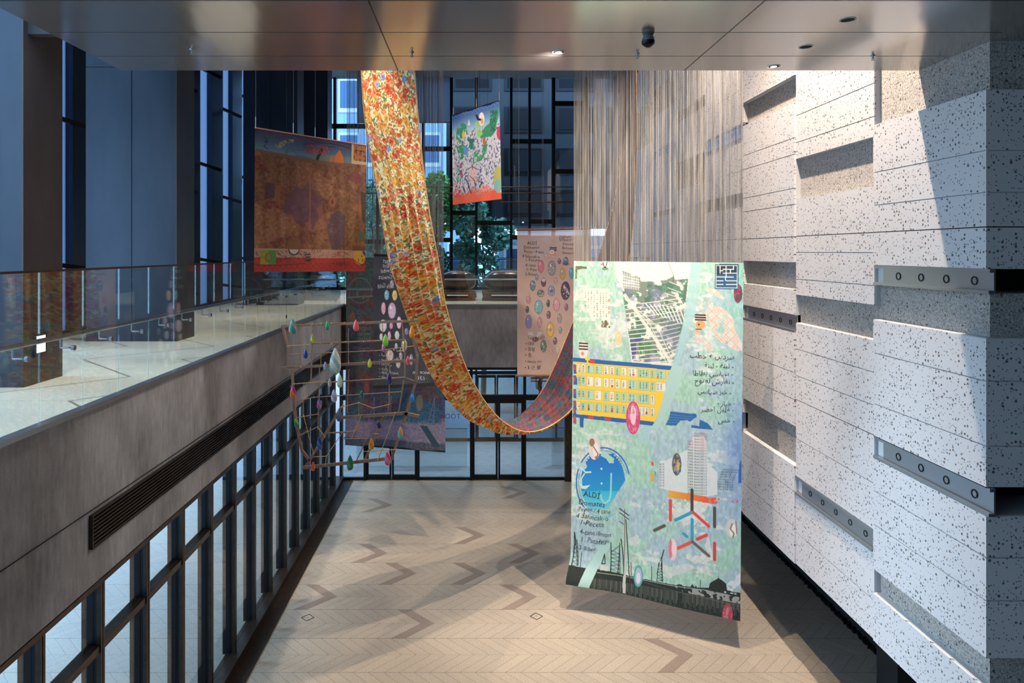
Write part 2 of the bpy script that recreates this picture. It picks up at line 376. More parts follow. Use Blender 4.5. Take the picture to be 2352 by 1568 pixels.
# outer line of the lobby
Yo = 20.9
w3 = struct(MB().box(XL, 4.4, Yo - .02, Yo + .04, 2.05, 2.15, 'black').build('window_3'))
MB().box(XL, 4.4, Yo - .02, Yo + .04, 0, .1, 'black').build('sill_rail', w3)
for x in (-3.3, -2.35, -1.0, .05, 1.3, 2.5, 4.0):
    MB().box(x - .03, x + .03, Yo - .03, Yo + .05, .1, 2.86, 'black').build('mullion', w3)
for x0, x1 in ((-3.3, -2.35), (-1.0, .05), (1.3, 2.5), (2.5, 4.0)):
    MB().box(x0 + .03, x1 - .03, Yo, Yo + .006, .1, 2.05, 'blue_glass').build('pane', w3)
door('door_3', 913, 1015, Yo); door('door_4', 1093, 1187, Yo)
# low glass screens in the lobby
for i, (x0, x1, yy, nm) in enumerate(((-3.2, -.2, 18.5, 'low frameless glass screen with a steel top rail behind the entrance doors nearest the glazing'), (2.1, 3.6, 18.6, 'low frameless glass screen beside the dark bronze post in the lobby'))):
    g = empty('lobby_screen', ((x0 + x1) / 2, yy, 0), nm, 'glass screen')
    MB().box(x0, x1, yy, yy + .012, 0, 1.0, 'rail_glass').build('pane', g); MB().box(x0, x1, yy - .01, yy + .02, 1.0, 1.025, 'steel').build('top_rail', g)

# right wall: staggered terrazzo panels
wr = MB(); chan = []
colx = [2265, 2005, 1825, 1706, 1617, 1552, 1500, 1461, 1435, 1420]
colY = [F * XR / (x - VX) for x in colx]
rows = [
 [(-1.1, -.56, 'P'), (-.56, -.318, 'R'), (-.318, -.198, 'P'), (-.198, -.116, 'P'), (-.116, -.0485, 'P'), (-.0485, .034, 'P'), (.034, .0826, 'S'), (.0826, .169, 'R'), (.169, .253, 'P'), (.253, .38, 'P'), (.38, .461, 'P'), (.461, .516, 'S'), (.516, .598, 'P'), (.598, .682, 'P'), (.682, .795, 'P'), (.795, .854, 'R'), (.854, .975, 'P')],
 [(-1.1, -.62, 'P'), (-.62, -.424, 'P'), (-.424, -.34, 'P'), (-.34, -.2885, 'P'), (-.2885, -.166, 'R'), (-.166, -.0485, 'P'), (-.0485, .002, 'P'), (.002, .085, 'P'), (.085, .1346, 'P'), (.1346, .221, 'R'), (.221, .303, 'P'), (.303, .386, 'P'), (.386, .461, 'P'), (.461, .5825, 'P'), (.5825, .6997, 'P'), (.6997, .755, 'S'), (.755, .876, 'P'), (.876, .975, 'P')],
 [(-1.1, -.72, 'P'), (-.72, -.552, 'P'), (-.552, -.469, 'R'), (-.469, -.3565, 'P'), (-.3565, -.305, 'P'), (-.305, -.1985, 'P'), (-.1985, -.148, 'P'), (-.148, -.0468, 'P'), (-.0468, .034, 'P'), (.034, .117, 'R'), (.117, .198, 'P'), (.198, .252, 'S'), (.252, .378, 'P'), (.378, .4626, 'P'), (.4626, .545, 'P'), (.545, .668, 'R'), (.668, .75, 'P'), (.75, .86, 'P'), (.86, .975, 'P')],
 [(-1.1, -.8, 'P'), (-.8, -.61, 'P'), (-.61, -.482, 'P'), (-.482, -.425, 'S'), (-.425, -.305, 'P'), (-.305, -.221, 'P'), (-.221, -.169, 'R'), (-.169, -.0475, 'P'), (-.0475, .08, 'P'), (.08, .2, 'P'), (.2, .33, 'P'), (.33, .461, 'P'), (.461, .6, 'P'), (.6, .66, 'S'), (.66, .8, 'P'), (.8, .975, 'P')],
 [(-1.1, -.92, 'P'), (-.92, -.683, 'P'), (-.683, -.634, 'R'), (-.634, -.436, 'P'), (-.436, -.305, 'R'), (-.305, -.21, 'P'), (-.21, -.0475, 'P'), (-.0475, .15, 'P'), (.15, .24, 'R'), (.24, .461, 'P'), (.461, .7, 'P'), (.7, .975, 'P')],
 [(-1.1, -.9, 'P'), (-.9, -.75, 'R'), (-.75, -.558, 'P'), (-.558, -.517, 'S'), (-.517, -.36, 'P'), (-.36, -.22, 'P'), (-.22, -.194, 'R'), (-.194, -.0475, 'P'), (-.0475, .2, 'P'), (.2, .461, 'P'), (.461, .7, 'P'), (.7, .975, 'P')],
]
for extra in range(3):
    rows.append([(-1.1, -.85 + .1 * extra, 'P'), (-.85 + .1 * extra, -.62 + .1 * extra, 'R' if extra != 1 else 'P'), (-.62 + .1 * extra, -.3, 'P'), (-.3, -.0475, 'P'), (-.0475, .2, 'P'), (.2, .461, 'P'), (.461, .7, 'P'), (.7, .975, 'P')])
rng = random.Random(4); XE = 7.3
for k, rr in enumerate(rows):
    y0, y1 = colY[k], colY[k + 1]; first = k == 0; dx = (0, .018, .0, .016, 0, .012, 0, .01, 0)[k]
    for (s0, s1, ty) in rr:
        z1 = EYE - s0 * XR; z0 = EYE - s1 * XR; g_ = .005; t1_ = .007 if abs(s0 + .0485) < .003 or abs(s0 - .461) < .002 else 0
        if t1_: wr.box(XR + dx + .004, XE - .01, y0 + (.004 if first else 0), y1, z1 - .0052, z1 + .0052, 'black')
        if ty == 'P': wr.box(XR + dx, XE, y0 + (0 if first else .004), y1 - .004, z0 + g_, z1 - g_, 'terr')
        elif ty == 'R': wr.box(XR + .085, XE, y0 + (.07 if first else .0), y1, z0, z1, 'terr_r')
        else:
            chan.append((k, y0, y1, z0, z1))
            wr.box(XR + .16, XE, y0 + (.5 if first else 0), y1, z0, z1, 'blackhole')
for k, rr in enumerate(rows):
    y0, y1 = colY[k], colY[k + 1]
    for (s0, s1, ty) in rr:
        if ty == 'P':
            z1 = EYE - s0 * XR; z0 = EYE - s1 * XR
            wr.box(XR + .02 + (0, .018, .0, .016, 0, .012, 0, .01, 0)[k], XE, y0 + (.012 if k == 0 else 0), y1, z0, z1, 'joint')
wall_r = struct(wr.build('wall_right'))
for (k, y0, y1, z0, z1) in chan:
    c = MB(); ya = y0 - .0 if k == 0 else y0 + .02; yb = y1 - .12
    if k == 0: ya = y0 - .03
    h = z1 - z0
    c.poly([(XR + .045, ya, z0 + .03), (XR + .045, yb, z0 + .03), (XR + .045, yb, z1 - .03), (XR + .045, ya, z1 - .03),
            (XR + .06, ya, z0 + .03), (XR + .06, yb, z0 + .03), (XR + .06, yb, z1 - .03), (XR + .06, ya, z1 - .03)],
           [(0, 1, 2, 3), (7, 6, 5, 4), (0, 4, 5, 1), (3, 2, 6, 7), (0, 3, 7, 4), (1, 5, 6, 2)], 'satin')
    c.box(XR + .0, XR + .06, ya, y1, z0 + .0, z0 + .03, 'satin'); c.box(XR + .01, XR + .06, ya, y1, z1 - .03, z1, 'satin')
    ch = c.build('metal_channel', wall_r)
    n = 4 if k == 0 else 5
    for i in range(n):
        yy = ya + (yb - ya) * (i + .62) / (n + .35); b = MB(); r = .03 if k == 0 else .027
        b.lathe((XR + .0395, yy, (z0 + z1) / 2), [(r, 0), (r * 1.35, 0), (r * 1.35, .006), (r, .006)], 'black', 20, axis='X', ring=True)
        b.lathe((XR + .0425, yy, (z0 + z1) / 2), [(r * .8, 0), (r * .8, .004)], 'satin', 20, axis='X')
        b.build('air_port', ch)
    MB().box(XR + .06, XR + .16, y1 - .13, y1, z0, z1, 'white').build('end_block', ch)
# far right closing parts
struct(MB().box(XR + .5, 6.2, colY[-1], 24.5, 0, 12, 'darkgrey').build('wall_right_rear'))
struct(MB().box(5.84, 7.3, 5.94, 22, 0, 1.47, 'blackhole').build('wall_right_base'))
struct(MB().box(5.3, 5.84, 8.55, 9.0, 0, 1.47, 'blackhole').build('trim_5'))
b = MB(); rg = random.Random(9)
for i in range(260):
    y = 9.1 + i * .025; b.box(5.8 - rg.random() * .05, 5.84, y, y + .02, 0, .02 + rg.random() * .04, 'black')
struct(b.build('trim_6'))
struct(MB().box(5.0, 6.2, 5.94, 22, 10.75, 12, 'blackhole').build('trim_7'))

# low metal ceiling
cl = struct(MB().box(XL - .2, 8.0, -5, 6.97, EYE + 1.85, EYE + 2.2, 'ceil').build('ceiling'))
Zc = EYE + 1.85
for y in (2.9, 3.6, 4.32, 5.03, 5.76, 6.46): MB().box(XL - .19, XR, y - .0035, y + .0035, Zc - .0012, Zc + .01, 'black').build('panel_joint', cl)
for x in (-.782, 2.14): MB().box(x - .005, x + .005, 0, 6.97, Zc - .0012, Zc + .01, 'black').build('panel_joint', cl)
def on_ceiling(px, py): Y = F * 1.85 / (VY - py); return ((px - VX) * Y / F, Y, Zc)
dl = [((1947, 45), 'recessed black downlight in the metal ceiling, nearest the camera by the terrazzo wall', False), ((1851, 107), 'recessed black downlight in the metal ceiling, middle one of the row by the terrazzo wall', False),
      ((1777, 152), 'lit round downlight at the ceiling edge above the terrazzo wall', True), ((1283, 119), 'white rimmed square-slotted downlight in the middle of the metal ceiling', True)]
for (p, lb, lit) in dl:
    c = on_ceiling(*p); g = empty('recessed_downlight', c, lb, 'ceiling light', 'downlights in the metal ceiling')
    MB().lathe((c[0], c[1], c[2] - .004), [(.052, 0), (.062, 0), (.062, .004), (.052, .004)], 'white', 24, ring=True).build('trim_ring', g)
    MB().lathe((c[0], c[1], c[2] - .0035), [(.051, 0), (.051, .003)], 'blackhole', 24).build('reflector', g)
    if lit: MB().lathe((c[0], c[1], c[2] - .008), [(.03, 0), (.03, .004)], 'lamp', 16).build('lamp', g)
for (p, lb) in (((441, 114), 'small chrome sprinkler head in the metal ceiling above the gallery railing'), ((946, 120), 'small chrome sprinkler head in the metal ceiling above the floral cloth'),
                ((1464, 124), 'small chrome sprinkler head in the metal ceiling just beyond the camera dome'), ((2005, 128), 'small chrome sprinkler head in the metal ceiling close to the terrazzo wall')):
    c = on_ceiling(*p); g = empty('sprinkler', c, lb, 'sprinkler', 'sprinkler heads in the metal ceiling')
    MB().lathe((c[0], c[1], c[2] - .006), [(.022, 0), (.022, .006)], 'steel', 16).build('escutcheon', g)
    b = MB(); b.lathe((c[0], c[1], c[2] - .03), [(.007, 0), (.007, .026)], 'steel', 10); b.lathe((c[0], c[1], c[2] - .045), [(.016, 0), (.016, .003)], 'steel', 12)
    for s in (-1, 1): b.bar((c[0] + s * .012, c[1], c[2] - .02), (c[0] + s * .006, c[1], c[2] - .043), .003, .003, 'steel')
    b.build('nozzle', g)
c = on_ceiling(1489, 82)
g = empty('security_camera', c, 'black domed security camera hanging from the metal ceiling', 'camera')
MB().lathe((c[0], c[1], c[2] - .045), [(.05, 0), (.052, .02), (.04, .045)], mat('camera_grey', (110, 110, 112), .5), 24).build('housing', g, True)
MB().lathe((c[0], c[1], c[2] - .1), [(.018, 0), (.04, .016), (.055, .03), (.056, .055)], 'black', 24).build('dome', g, True)

# upper shell
struct(MB().box(-7.2, 7.2, 6.97, 24.5, 12, 12.3, 'grey').build('ceiling_high'))
struct(MB().box(-7.2, 7.2, 6.9, 7.0, Zc + .35, 12, 'darkgrey').build('wall_above_ceiling'))
struct(MB().box(-7.2, 8.0, -5.2, -5, 0, 12, 'darkgrey').build('wall_rear'))
struct(MB().box(7.3, 8.0, -5, 6.1, 0, 12, 'darkgrey').build('wall_right_near'))
struct(MB().box(-7.2, XL - .2, -5, 6.97, 12, 12.3, 'grey').build('ceiling_side'))
# left gallery facade: broad dark fins with frosted panes between
fr = bpy.data.materials.new('frosted_pane'); fr.use_nodes = True; t = fr.node_tree; t.nodes.clear()
o_ = t.nodes.new('ShaderNodeOutputMaterial'); a_ = t.nodes.new('ShaderNodeBsdfTranslucent'); d_ = t.nodes.new('ShaderNodeBsdfDiffuse'); m_ = t.nodes.new('ShaderNodeMixShader'); m_.inputs[0].default_value = .35
a_.inputs[0].default_value = L4((150, 166, 184)); d_.inputs[0].default_value = L4((150, 165, 182))
t.links.new(a_.outputs[0], m_.inputs[1]); t.links.new(d_.outputs[0], m_.inputs[2]); t.links.new(m_.outputs[0], o_.inputs[0])
M['frost'] = fr
w5 = struct(MB().box(-6.9, -6.75, -5, 24.4, ZM, ZM + .06, 'black').build('window_5'))
for y in (-4.9, -3, -1, 1, 3, 5, 7, 9): MB().box(-6.9, -6.8, y, y + .08, ZM + .06, 12, 'black').build('mullion', w5)
MB().box(-6.86, -6.85, -4.9, 9.6, ZM + .06, 12, 'glass').build('pane', w5)
y = 9.85
while y < 24.4:
    MB().box(-6.9, -6.68, y, y + .76, ZM + .06, 12, 'navy').build('fin', w5)
    MB().box(-6.82, -6.8, y + .76, y + 1.5, ZM + .06, 12, 'frost').build('pane', w5)
    b = MB(); b.box(-6.8, -6.7, y + .79, y + .83, ZM + .06, 12, 'steel')
    b.build('glazing_bead', w5)
    zz = ZM + .5 + (int(round(y * 10)) % 3) * .35
    while zz < 11.8:
        MB().bar((-6.8, y + .76, zz), (-6.45, y + 1.5, zz - .12), .06, .07, 'black', up=(0, 0, 1)).build('bracket', w5); zz += 2.35
    y += 1.5
# four wide metal-clad columns
for yc, lb in ((6.83, 'wide dark metal-clad column nearest the camera, a lit screen on its side'), (10.35, 'wide blue-black metal-clad column standing next beyond the one with the lit screen'),
               (17.4, 'wide dark metal-clad column behind the red and brown tapestry'), (20.97, 'furthest wide dark metal-clad column beside the rear glazing')):
    g = empty('clad_column', (-5.2, yc + .3, ZM), lb, 'column', 'metal-clad columns along the gallery')
    MB().box(-5.9, -4.53, yc + .012, yc + .63, ZM, 12, 'navy').build('front_cladding', g)
    MB().box(-4.53, -4.515, yc, yc + .65, ZM, 12, 'clad_warm_reflect').build('side_cladding', g)
    b = MB(); b.box(-5.21, -5.2, yc + .008, yc + .013, ZM, 12, 'blackhole'); b.box(-5.9, -4.53, yc + .008, yc + .013, 8.6, 8.606, 'blackhole'); b.build('cladding_joint', g)
g = empty('display_screen', (-4.51, 7.0, 4.95), 'small glowing white portrait screen on the side of the nearest column', 'screen')
yA, yB = -4.5 * F / (84 - VX), -4.5 * F / (104 - VX)
zA = EYE - (770 - VY) * 7.1 / F; zB = EYE - (808 - VY) * 7.1 / F
MB().box(-4.514, -4.5, yA - .03, yB + .03, zB - .04, zA + .03, 'black').build('bezel', g)
MB().box(-4.5, -4.497, yA, yB, zB, zA, mat('screen_glow', (255, 255, 255), .5, emit=(235, 242, 255), es=1.6)).build('screen', g)

# glass railings
ra = empty('glass_railing', (XL + .05, 9, ZM), 'long frameless glass railing with a steel handrail along the side gallery edge', 'railing')
y = 5.27 - .59 * 6; ytop = ZM + 1.2
while y < 17.2:
    MB().box(XL + .03, XL + .045, y + .004, y + .586, ZM - .0, ytop, 'rail_glass').build('glass_pane', ra); y += .59
MB().box(XL + .025, XL + .05, 1.73, 17.3, ytop, ytop + .018, 'bronze').build('cap_rail', ra)
MB().bar((XL - .05, 1.7, 5.09), (XL - .05, 17.2, 5.09), .042, .042, 'steel', 12).build('handrail', ra, True)
y = 5.27 - .59 * 6 + .42
while y < 17.2:
    b = MB(); b.bar((XL + .03, y, 5.0), (XL - .05, y, 5.0), .016, .016, 'steel', 8); b.bar((XL - .05, y, 5.0), (XL - .05, y, 5.08), .014, .014, 'steel', 8)
    b.bar((XL + .045, y, 5.0), (XL + .07, y, 5.0), .045, .045, 'steel', 12); b.build('bracket', ra); y += .59
rb = empty('glass_railing', (0, 17.33, ZM), 'frameless glass railing with a pale handrail across the rear gallery edge', 'railing')
x = XL + .1
while x < 4.3:
    MB().box(x + .004, x + 1.1, 17.33, 17.345, ZM, ytop, 'rail_glass').build('glass_pane', rb); x += 1.106
MB().box(XL + .05, XR, 17.325, 17.35, ytop, ytop + .015, 'bronze').build('cap_rail', rb)
MB().bar((XL + .05, 17.42, 5.09), (XR, 17.42, 5.09), .04, .04, 'steel', 12).build('handrail', rb, True)

# rear curtain wall
Yg = 24.4
def gx(px): return (px - VX) * Yg / F
def gz(py): return EYE - (py - VY) * Yg / F
w4 = struct(MB().box(-6.7, 5, Yg - .06, Yg + .1, ZM, ZM + .1, 'black').build('window_4'))
for px, wd in ((664, .1), (770, .1), (868, .09), (972, .09), (1037, .1), (1094, .09), (1174, .09), (1216, .09), (1271, .12), (1345, .1)):
    MB().box(gx(px) - wd / 2, gx(px) + wd / 2, Yg - .1, Yg + .1, ZM + .1, 12, 'black').build('mullion', w4)
for x0, x1, pys in ((664, 770, (290, 480)), (770, 868, (290, 555)), (868, 972, (342, 555)), (972, 1037, (342, 551)), (1037, 1094, (489,)), (1094, 1174, (512,)), (1174, 1216, (325, 545)), (1216, 1271, (325, 509)), (1271, 1345, (238, 394))):
    for py in pys: MB().box(gx(x0), gx(x1), Yg - .07, Yg + .07, gz(py) - .08, gz(py) + .08, 'black').build('transom', w4)
    MB().box(gx(x0) + .04, gx(x1) - .04, Yg, Yg + .01, ZM + .1, 12, 'blue_glass').build('pane', w4)
bm_ = fr.copy(); bm_.name = 'blind_fabric'; M['blindm'] = bm_
for n_ in bm_.node_tree.nodes:
    if n_.type == 'BSDF_TRANSLUCENT': n_.inputs[0].default_value = L4((170, 176, 186))
    if n_.type == 'BSDF_DIFFUSE': n_.inputs[0].default_value = L4((165, 168, 172))
g = empty('roller_blind', (gx(928), Yg - .2, gz(283)), 'pale grey roller blind drawn part way down the top of the rear glazing', 'blind')
MB().box(gx(822), gx(1034), Yg - .2, Yg - .19, gz(283), 12, 'blindm').build('blind_fabric', g)
MB().box(gx(822), gx(1034), Yg - .21, Yg - .18, gz(283) - .03, gz(283), 'steel').build('bottom_bar', g)

# outside: neighbouring buildings, balcony, trees
def building(name, x0, x1, y0, y1, z1, mw, mwin, nx, nz, label, z0=0, fm_='white'):
    g = empty(name, ((x0 + x1) / 2, (y0 + y1) / 2, 0), label, 'building')
    MB().box(x0, x1, y0, y1, z0, z1, mw).build('wall', g)
    dx = (x1 - x0) / nx; dz = (z1 - z0) / nz
    for j in range(nz):
        for i in range(nx):
            f = MB().box(x0 + dx * i + dx * .12, x0 + dx * (i + 1) - dx * .12, y0 - .06, y0 - .001, z0 + dz * j + dz * .22, z0 + dz * (j + 1) - dz * .15, fm_).build('window', g)
            MB().box(x0 + dx * i + dx * .18, x0 + dx * (i + 1) - dx * .18, y0 - .08, y0 - .061, z0 + dz * j + dz * .3, z0 + dz * (j + 1) - dz * .2, mwin).build('pane', f)
bl = mat('blue_grey_render', (150, 172, 196), .8); wn_ = mat('office_window', (64, 92, 122), .15, .3)
building('office_building', -16, -.2, 44, 52, 21, bl, wn_, 9, 6, 'pale blue-grey office block with grid windows beyond the rear glazing')
building('office_building', 1.2, 16, 34, 40, 6.6, bl, wn_, 7, 2, 'low pale office block seen between the tree and the pink banner')
db = m_noise('dark_cladding', (22, 24, 27), (34, 36, 40), .6, .5)
building('dark_building', -1.2, 12, 29.0, 33, 14, db, mat('dark_window', (34, 34, 35), .9, .0, spec=.1), 6, 4, 'dark tall building filling the upper rear glazing', z0=6.9, fm_='black')
for x_ in (8.0, 11.6): MB().box(x_, x_ + .4, 32, 32.4, -.03, 6.9, 'darkgrey').build('pillar', bpy.data.objects['dark_building'])
tc = random.Random(7)
M['leaf'] = m_noise('leaf_green', (84, 140, 80), (160, 204, 120), 2.2, .6); M['leaf2'] = m_noise('leaf_teal', (78, 138, 120), (150, 200, 164), 2.2, .6); M['bark'] = m_noise('bark', (70, 58, 48), (96, 82, 70), 8, .9)
def tree(x, y, top, r, m, label, n=7500):
    g = empty('tree', (x, y, 0), label, 'tree', 'trees outside the rear glazing'); b = MB()
    b.bar((x, y, 0), (x + .1, y, top * .55), .22, .22, 'bark', 9)
    for i in range(7):
        a = i * .9; b.bar((x + .1, y, top * (.35 + .03 * i)), (x + .1 + r * .7 * math.cos(a), y + r * .5 * math.sin(a), top * (.6 + .04 * i)), .07, .07, 'bark', 6)
    b.build('trunk', g); b = MB(); cl_ = [(x + tc.uniform(-r, r) * .75, y + tc.uniform(-r, r) * .6, tc.uniform(top * .42, top * .93), tc.uniform(.3, .62) * r) for _ in range(17)]
    for _ in range(n):
        cx, cy, cz, cr = tc.choice(cl_); d = Vector((tc.gauss(0, 1), tc.gauss(0, 1), tc.gauss(0, 1))).normalized() * cr * tc.random() ** .4
        p = Vector((cx, cy, cz)) + d; u = Vector((tc.gauss(0, 1), tc.gauss(0, 1), tc.gauss(0, .5))).normalized(); v = u.cross(Vector((tc.gauss(0, 1), tc.gauss(0, 1), tc.gauss(0, 1)))).normalized(); s = tc.uniform(.09, .17)
        b.poly([p - u * s, p + v * s * .45, p + u * s, p - v * s * .45], [(0, 1, 2, 3)], m)
    b.build('foliage', g)
tree(-1.95, 27.3, 9.3, 1.35, 'leaf', 'bushy green tree outside, behind the folds of the floral cloth')
tree(-4.3, 30.4, 8.9, 1.9, 'leaf2', 'blue-green tree outside, just beyond the teal banner')
tree(-8.0, 33.5, 8.6, 1.9, 'leaf', 'green tree outside, behind the brown tapestry corner')
tree(.35, 27.0, 8.0, 1.05, 'leaf2', 'slim pale green tree outside, between two black mullions of the rear glazing', 5000)
g = empty('balcony_railing', (0, 25.6, ZM), 'pale steel railing outside the rear glazing', 'railing')
MB().box(-6, 5, 25.58, 25.62, 5.5, 5.54, 'steel').build('top_rail', g)
for i in range(5): MB().box(-6 + i * 2.2, -5.96 + i * 2.2, 25.58, 25.62, 4.2, 5.5, 'steel').build('post', g)
MB().box(-6, 5, 25.595, 25.605, 4.5, 5.45, 'rail_glass').build('glass_pane', g)
struct(MB().box(-6.9, 6, 24.5, 26.4, 4.1, 4.3, 'concrete').build('floor_terrace'))

# rods hanging across the rear void
for i, (py, x0, x1, Y, lb) in enumerate(((429.5, 790, 1318, 15.7, 'thin black hanging rail across the void, topmost of three'), (443.5, 790, 1368, 16.0, 'thin copper-coloured hanging rail across the void, second from the top'), (464, 1150, 1322, 16.4, 'thin black hanging rail across the void, lowest of three'))):
    a, c = P(x0, py, Y), P(x1, py, Y); g = empty('hanging_rail', (a + c) / 2, lb, 'rail', 'hanging rails across the void')
    MB().bar(a, c, .028, .028, 'bronze', 10).build('rod', g, True); b = MB()
    for px in (1185, 1190.5, 1247):
        q = P(px, py, Y); b.bar(q, (q.x, q.y, 12), .005, .005, 'rope', 6)
    b.build('cable', g)
    if i == 0:
        for px, top in ((1181.5, 380), (1192, 358)):
            b = MB(); q0 = P(px, top, Y)
            for j in range(14): q = P(px + (j % 2) * .6, top + j * (429 - top) / 14, Y); b.bar(q, q + Vector((0, 0, -.03)), .02, .012, 'steel', 6)
            b.build('chain', g)
# exit signs
for px, py, Y, lb in ((1104, 612, 22.6, 'green and white lit exit sign hanging at the rear, the higher of two'), (1122, 625.5, 23.6, 'green and white lit exit sign hanging at the rear, the lower of two')):
    p = P(px, py, Y); g = empty('exit_sign', p, lb, 'exit sign', 'lit exit signs at the rear'); s = .062
    MB().box(p.x - s, p.x + s, p.y, p.y + .04, p.z - s * .9, p.z + s * .9, mat('sign_white', (235, 255, 240), .5, emit=(190, 255, 235), es=1.8)).build('panel', g)
    b = MB(); e = mat('sign_green', (20, 150, 90), .5, emit=(20, 170, 110), es=1)
    b.lathe((p.x + .005, p.y - .003, p.z + .028), [(.01, 0), (.01, .002)], e, 10, axis='Y'); b.bar((p.x, p.y - .004, p.z + .018), (p.x - .01, p.y - .004, p.z - .012), .014, .003, e)
    b.bar((p.x - .01, p.y - .004, p.z - .01), (p.x - .03, p.y - .004, p.z - .035), .009, .003, e); b.bar((p.x - .008, p.y - .004, p.z - .01), (p.x + .02, p.y - .004, p.z - .035), .009, .003, e)
    b.box(p.x - s * .9, p.x - s * .6, p.y - .004, p.y - .002, p.z - .045, p.z + .045, e); b.build('running_figure', g)
    b = MB(); b.bar((p.x - .03, p.y + .02, p.z + .05), (p.x - .03, p.y + .02, 12), .008, .008, 'black', 6); b.build('rod', g)

# boulders on timber cradles
rb_ = random.Random(3)
for (px, py, wpx, hpx, Y, lb, seed) in ((1050, 649, 82, 44, 19.4, 'brown polished boulder with a bright glint on a timber cradle beside the floral cloth', 1), (1166, 649, 112, 46, 19.4, 'large brown polished boulder on a timber cradle partly behind the pink banner', 2),
        (664, 650, 70, 42, 19.5, 'brown boulder on a timber cradle seen through the side railing, beside the furthest column', 3), (741, 650, 60, 40, 19.5, 'brown boulder on a timber cradle seen through the side railing, beside the teal banner', 4)):
    c = P(px, py, Y); g = empty('boulder', (c.x, c.y, ZM + .252), lb, 'boulder', 'polished boulders on the rear gallery')
    bm = bmesh.new(); bmesh.ops.create_icosphere(bm, subdivisions=4, radius=1); a, h = wpx * Y / F / 2, hpx * Y / F / 2
    for v in bm.verts:
        n = v.co.copy(); k = 1 + .1 * math.sin(n.x * 2.3 + seed) + .07 * math.sin(n.y * 3.1 + seed * 2 + n.z * 2)
        sq = lambda q, e: math.copysign(abs(q) ** e, q)
        v.co = Vector((sq(n.x, .8) * a * k, sq(n.y, .85) * .42 * k, sq(n.z, .75) * h * (1 + .1 * math.sin(n.x * 1.7 + seed))))
    me = bpy.data.meshes.new('stone_body'); bm.to_mesh(me); bm.free(); me.materials.append(M['boulder']); me.polygons.foreach_set('use_smooth', [True] * len(me.polygons))
    o = bpy.data.objects.new('stone_body', me); COL.objects.link(o); o.parent = g; lo_ = min(v.co.z for v in me.vertices); o.location = (0, 0, -lo_)
    pl = empty('timber_cradle', (c.x, c.y, ZM), lb.replace('polished boulder', 'timber cradle').replace('brown boulder', 'timber cradle').replace('brown timber', 'low timber').replace(' on a timber cradle', ' carrying a boulder').replace(' with a bright glint', ''), 'cradle', 'timber cradles on the rear gallery')
    for s in (-1, 1):
        MB().box(c.x - a * 1.05, c.x + a * 1.05, c.y + s * .35 - .09, c.y + s * .35 + .09, ZM + .165, ZM + .25, 'timber').build('top_beam', pl, bevel=.008)
        MB().box(c.x + s * a * .85 - .12, c.x + s * a * .85 + .12, c.y - .46, c.y + .46, ZM + .08, ZM + .165, 'timber').build('cross_block', pl, bevel=.008)
        MB().box(c.x - a * 1.05 * (1 if s < 0 else .9), c.x + a * 1.0, c.y + s * .36 - .09, c.y + s * .36 + .09, ZM, ZM + .08, 'timber').build('base_beam', pl, bevel=.008)
p = P(771, 668, 18.6); g = tag(MB().lathe((p.x, p.y, ZM), [(.01, 0), (.11, .1), (.15, .3), (.13, .5), (.06, .66), (.01, .72)], 'black', 24, 1, .6).build('oval_sculpture', None, True), 'slim upright black oval sculpture with a pale rim beside the teal banner', 'sculpture')


# ------------------------------------------------------------------ printed textiles
def vnoise(h, w_, cell, seed, octs=4, ax=1., ay=1.):
    r = np.random.RandomState(seed); out = np.zeros((h, w_)); amp = 1.; tot = 0
    for o in range(octs):
        gh, gw = int(h / (cell * ay)) + 3, int(w_ / (cell * ax)) + 3; gr = r.rand(gh, gw)
        yy = np.linspace(0, gh - 2.001, h); xx = np.linspace(0, gw - 2.001, w_); yi = yy.astype(int); xi = xx.astype(int)
        fy = (yy - yi)[:, None]; fx = (xx - xi)[None]; fy = fy * fy * (3 - 2 * fy); fx = fx * fx * (3 - 2 * fx)
        v = gr[yi][:, xi] * (1 - fy) * (1 - fx) + gr[yi][:, xi + 1] * (1 - fy) * fx + gr[yi + 1][:, xi] * fy * (1 - fx) + gr[yi + 1][:, xi + 1] * fy * fx
        out += v * amp; tot += amp; amp *= .55; cell = max(cell / 2, 1.3)
    out /= tot; return (out - out.mean()) / (out.std() * 4 + 1e-6) + .5
def sm(a, lo, hi): return np.clip((a - lo) / (hi - lo), 0, 1)
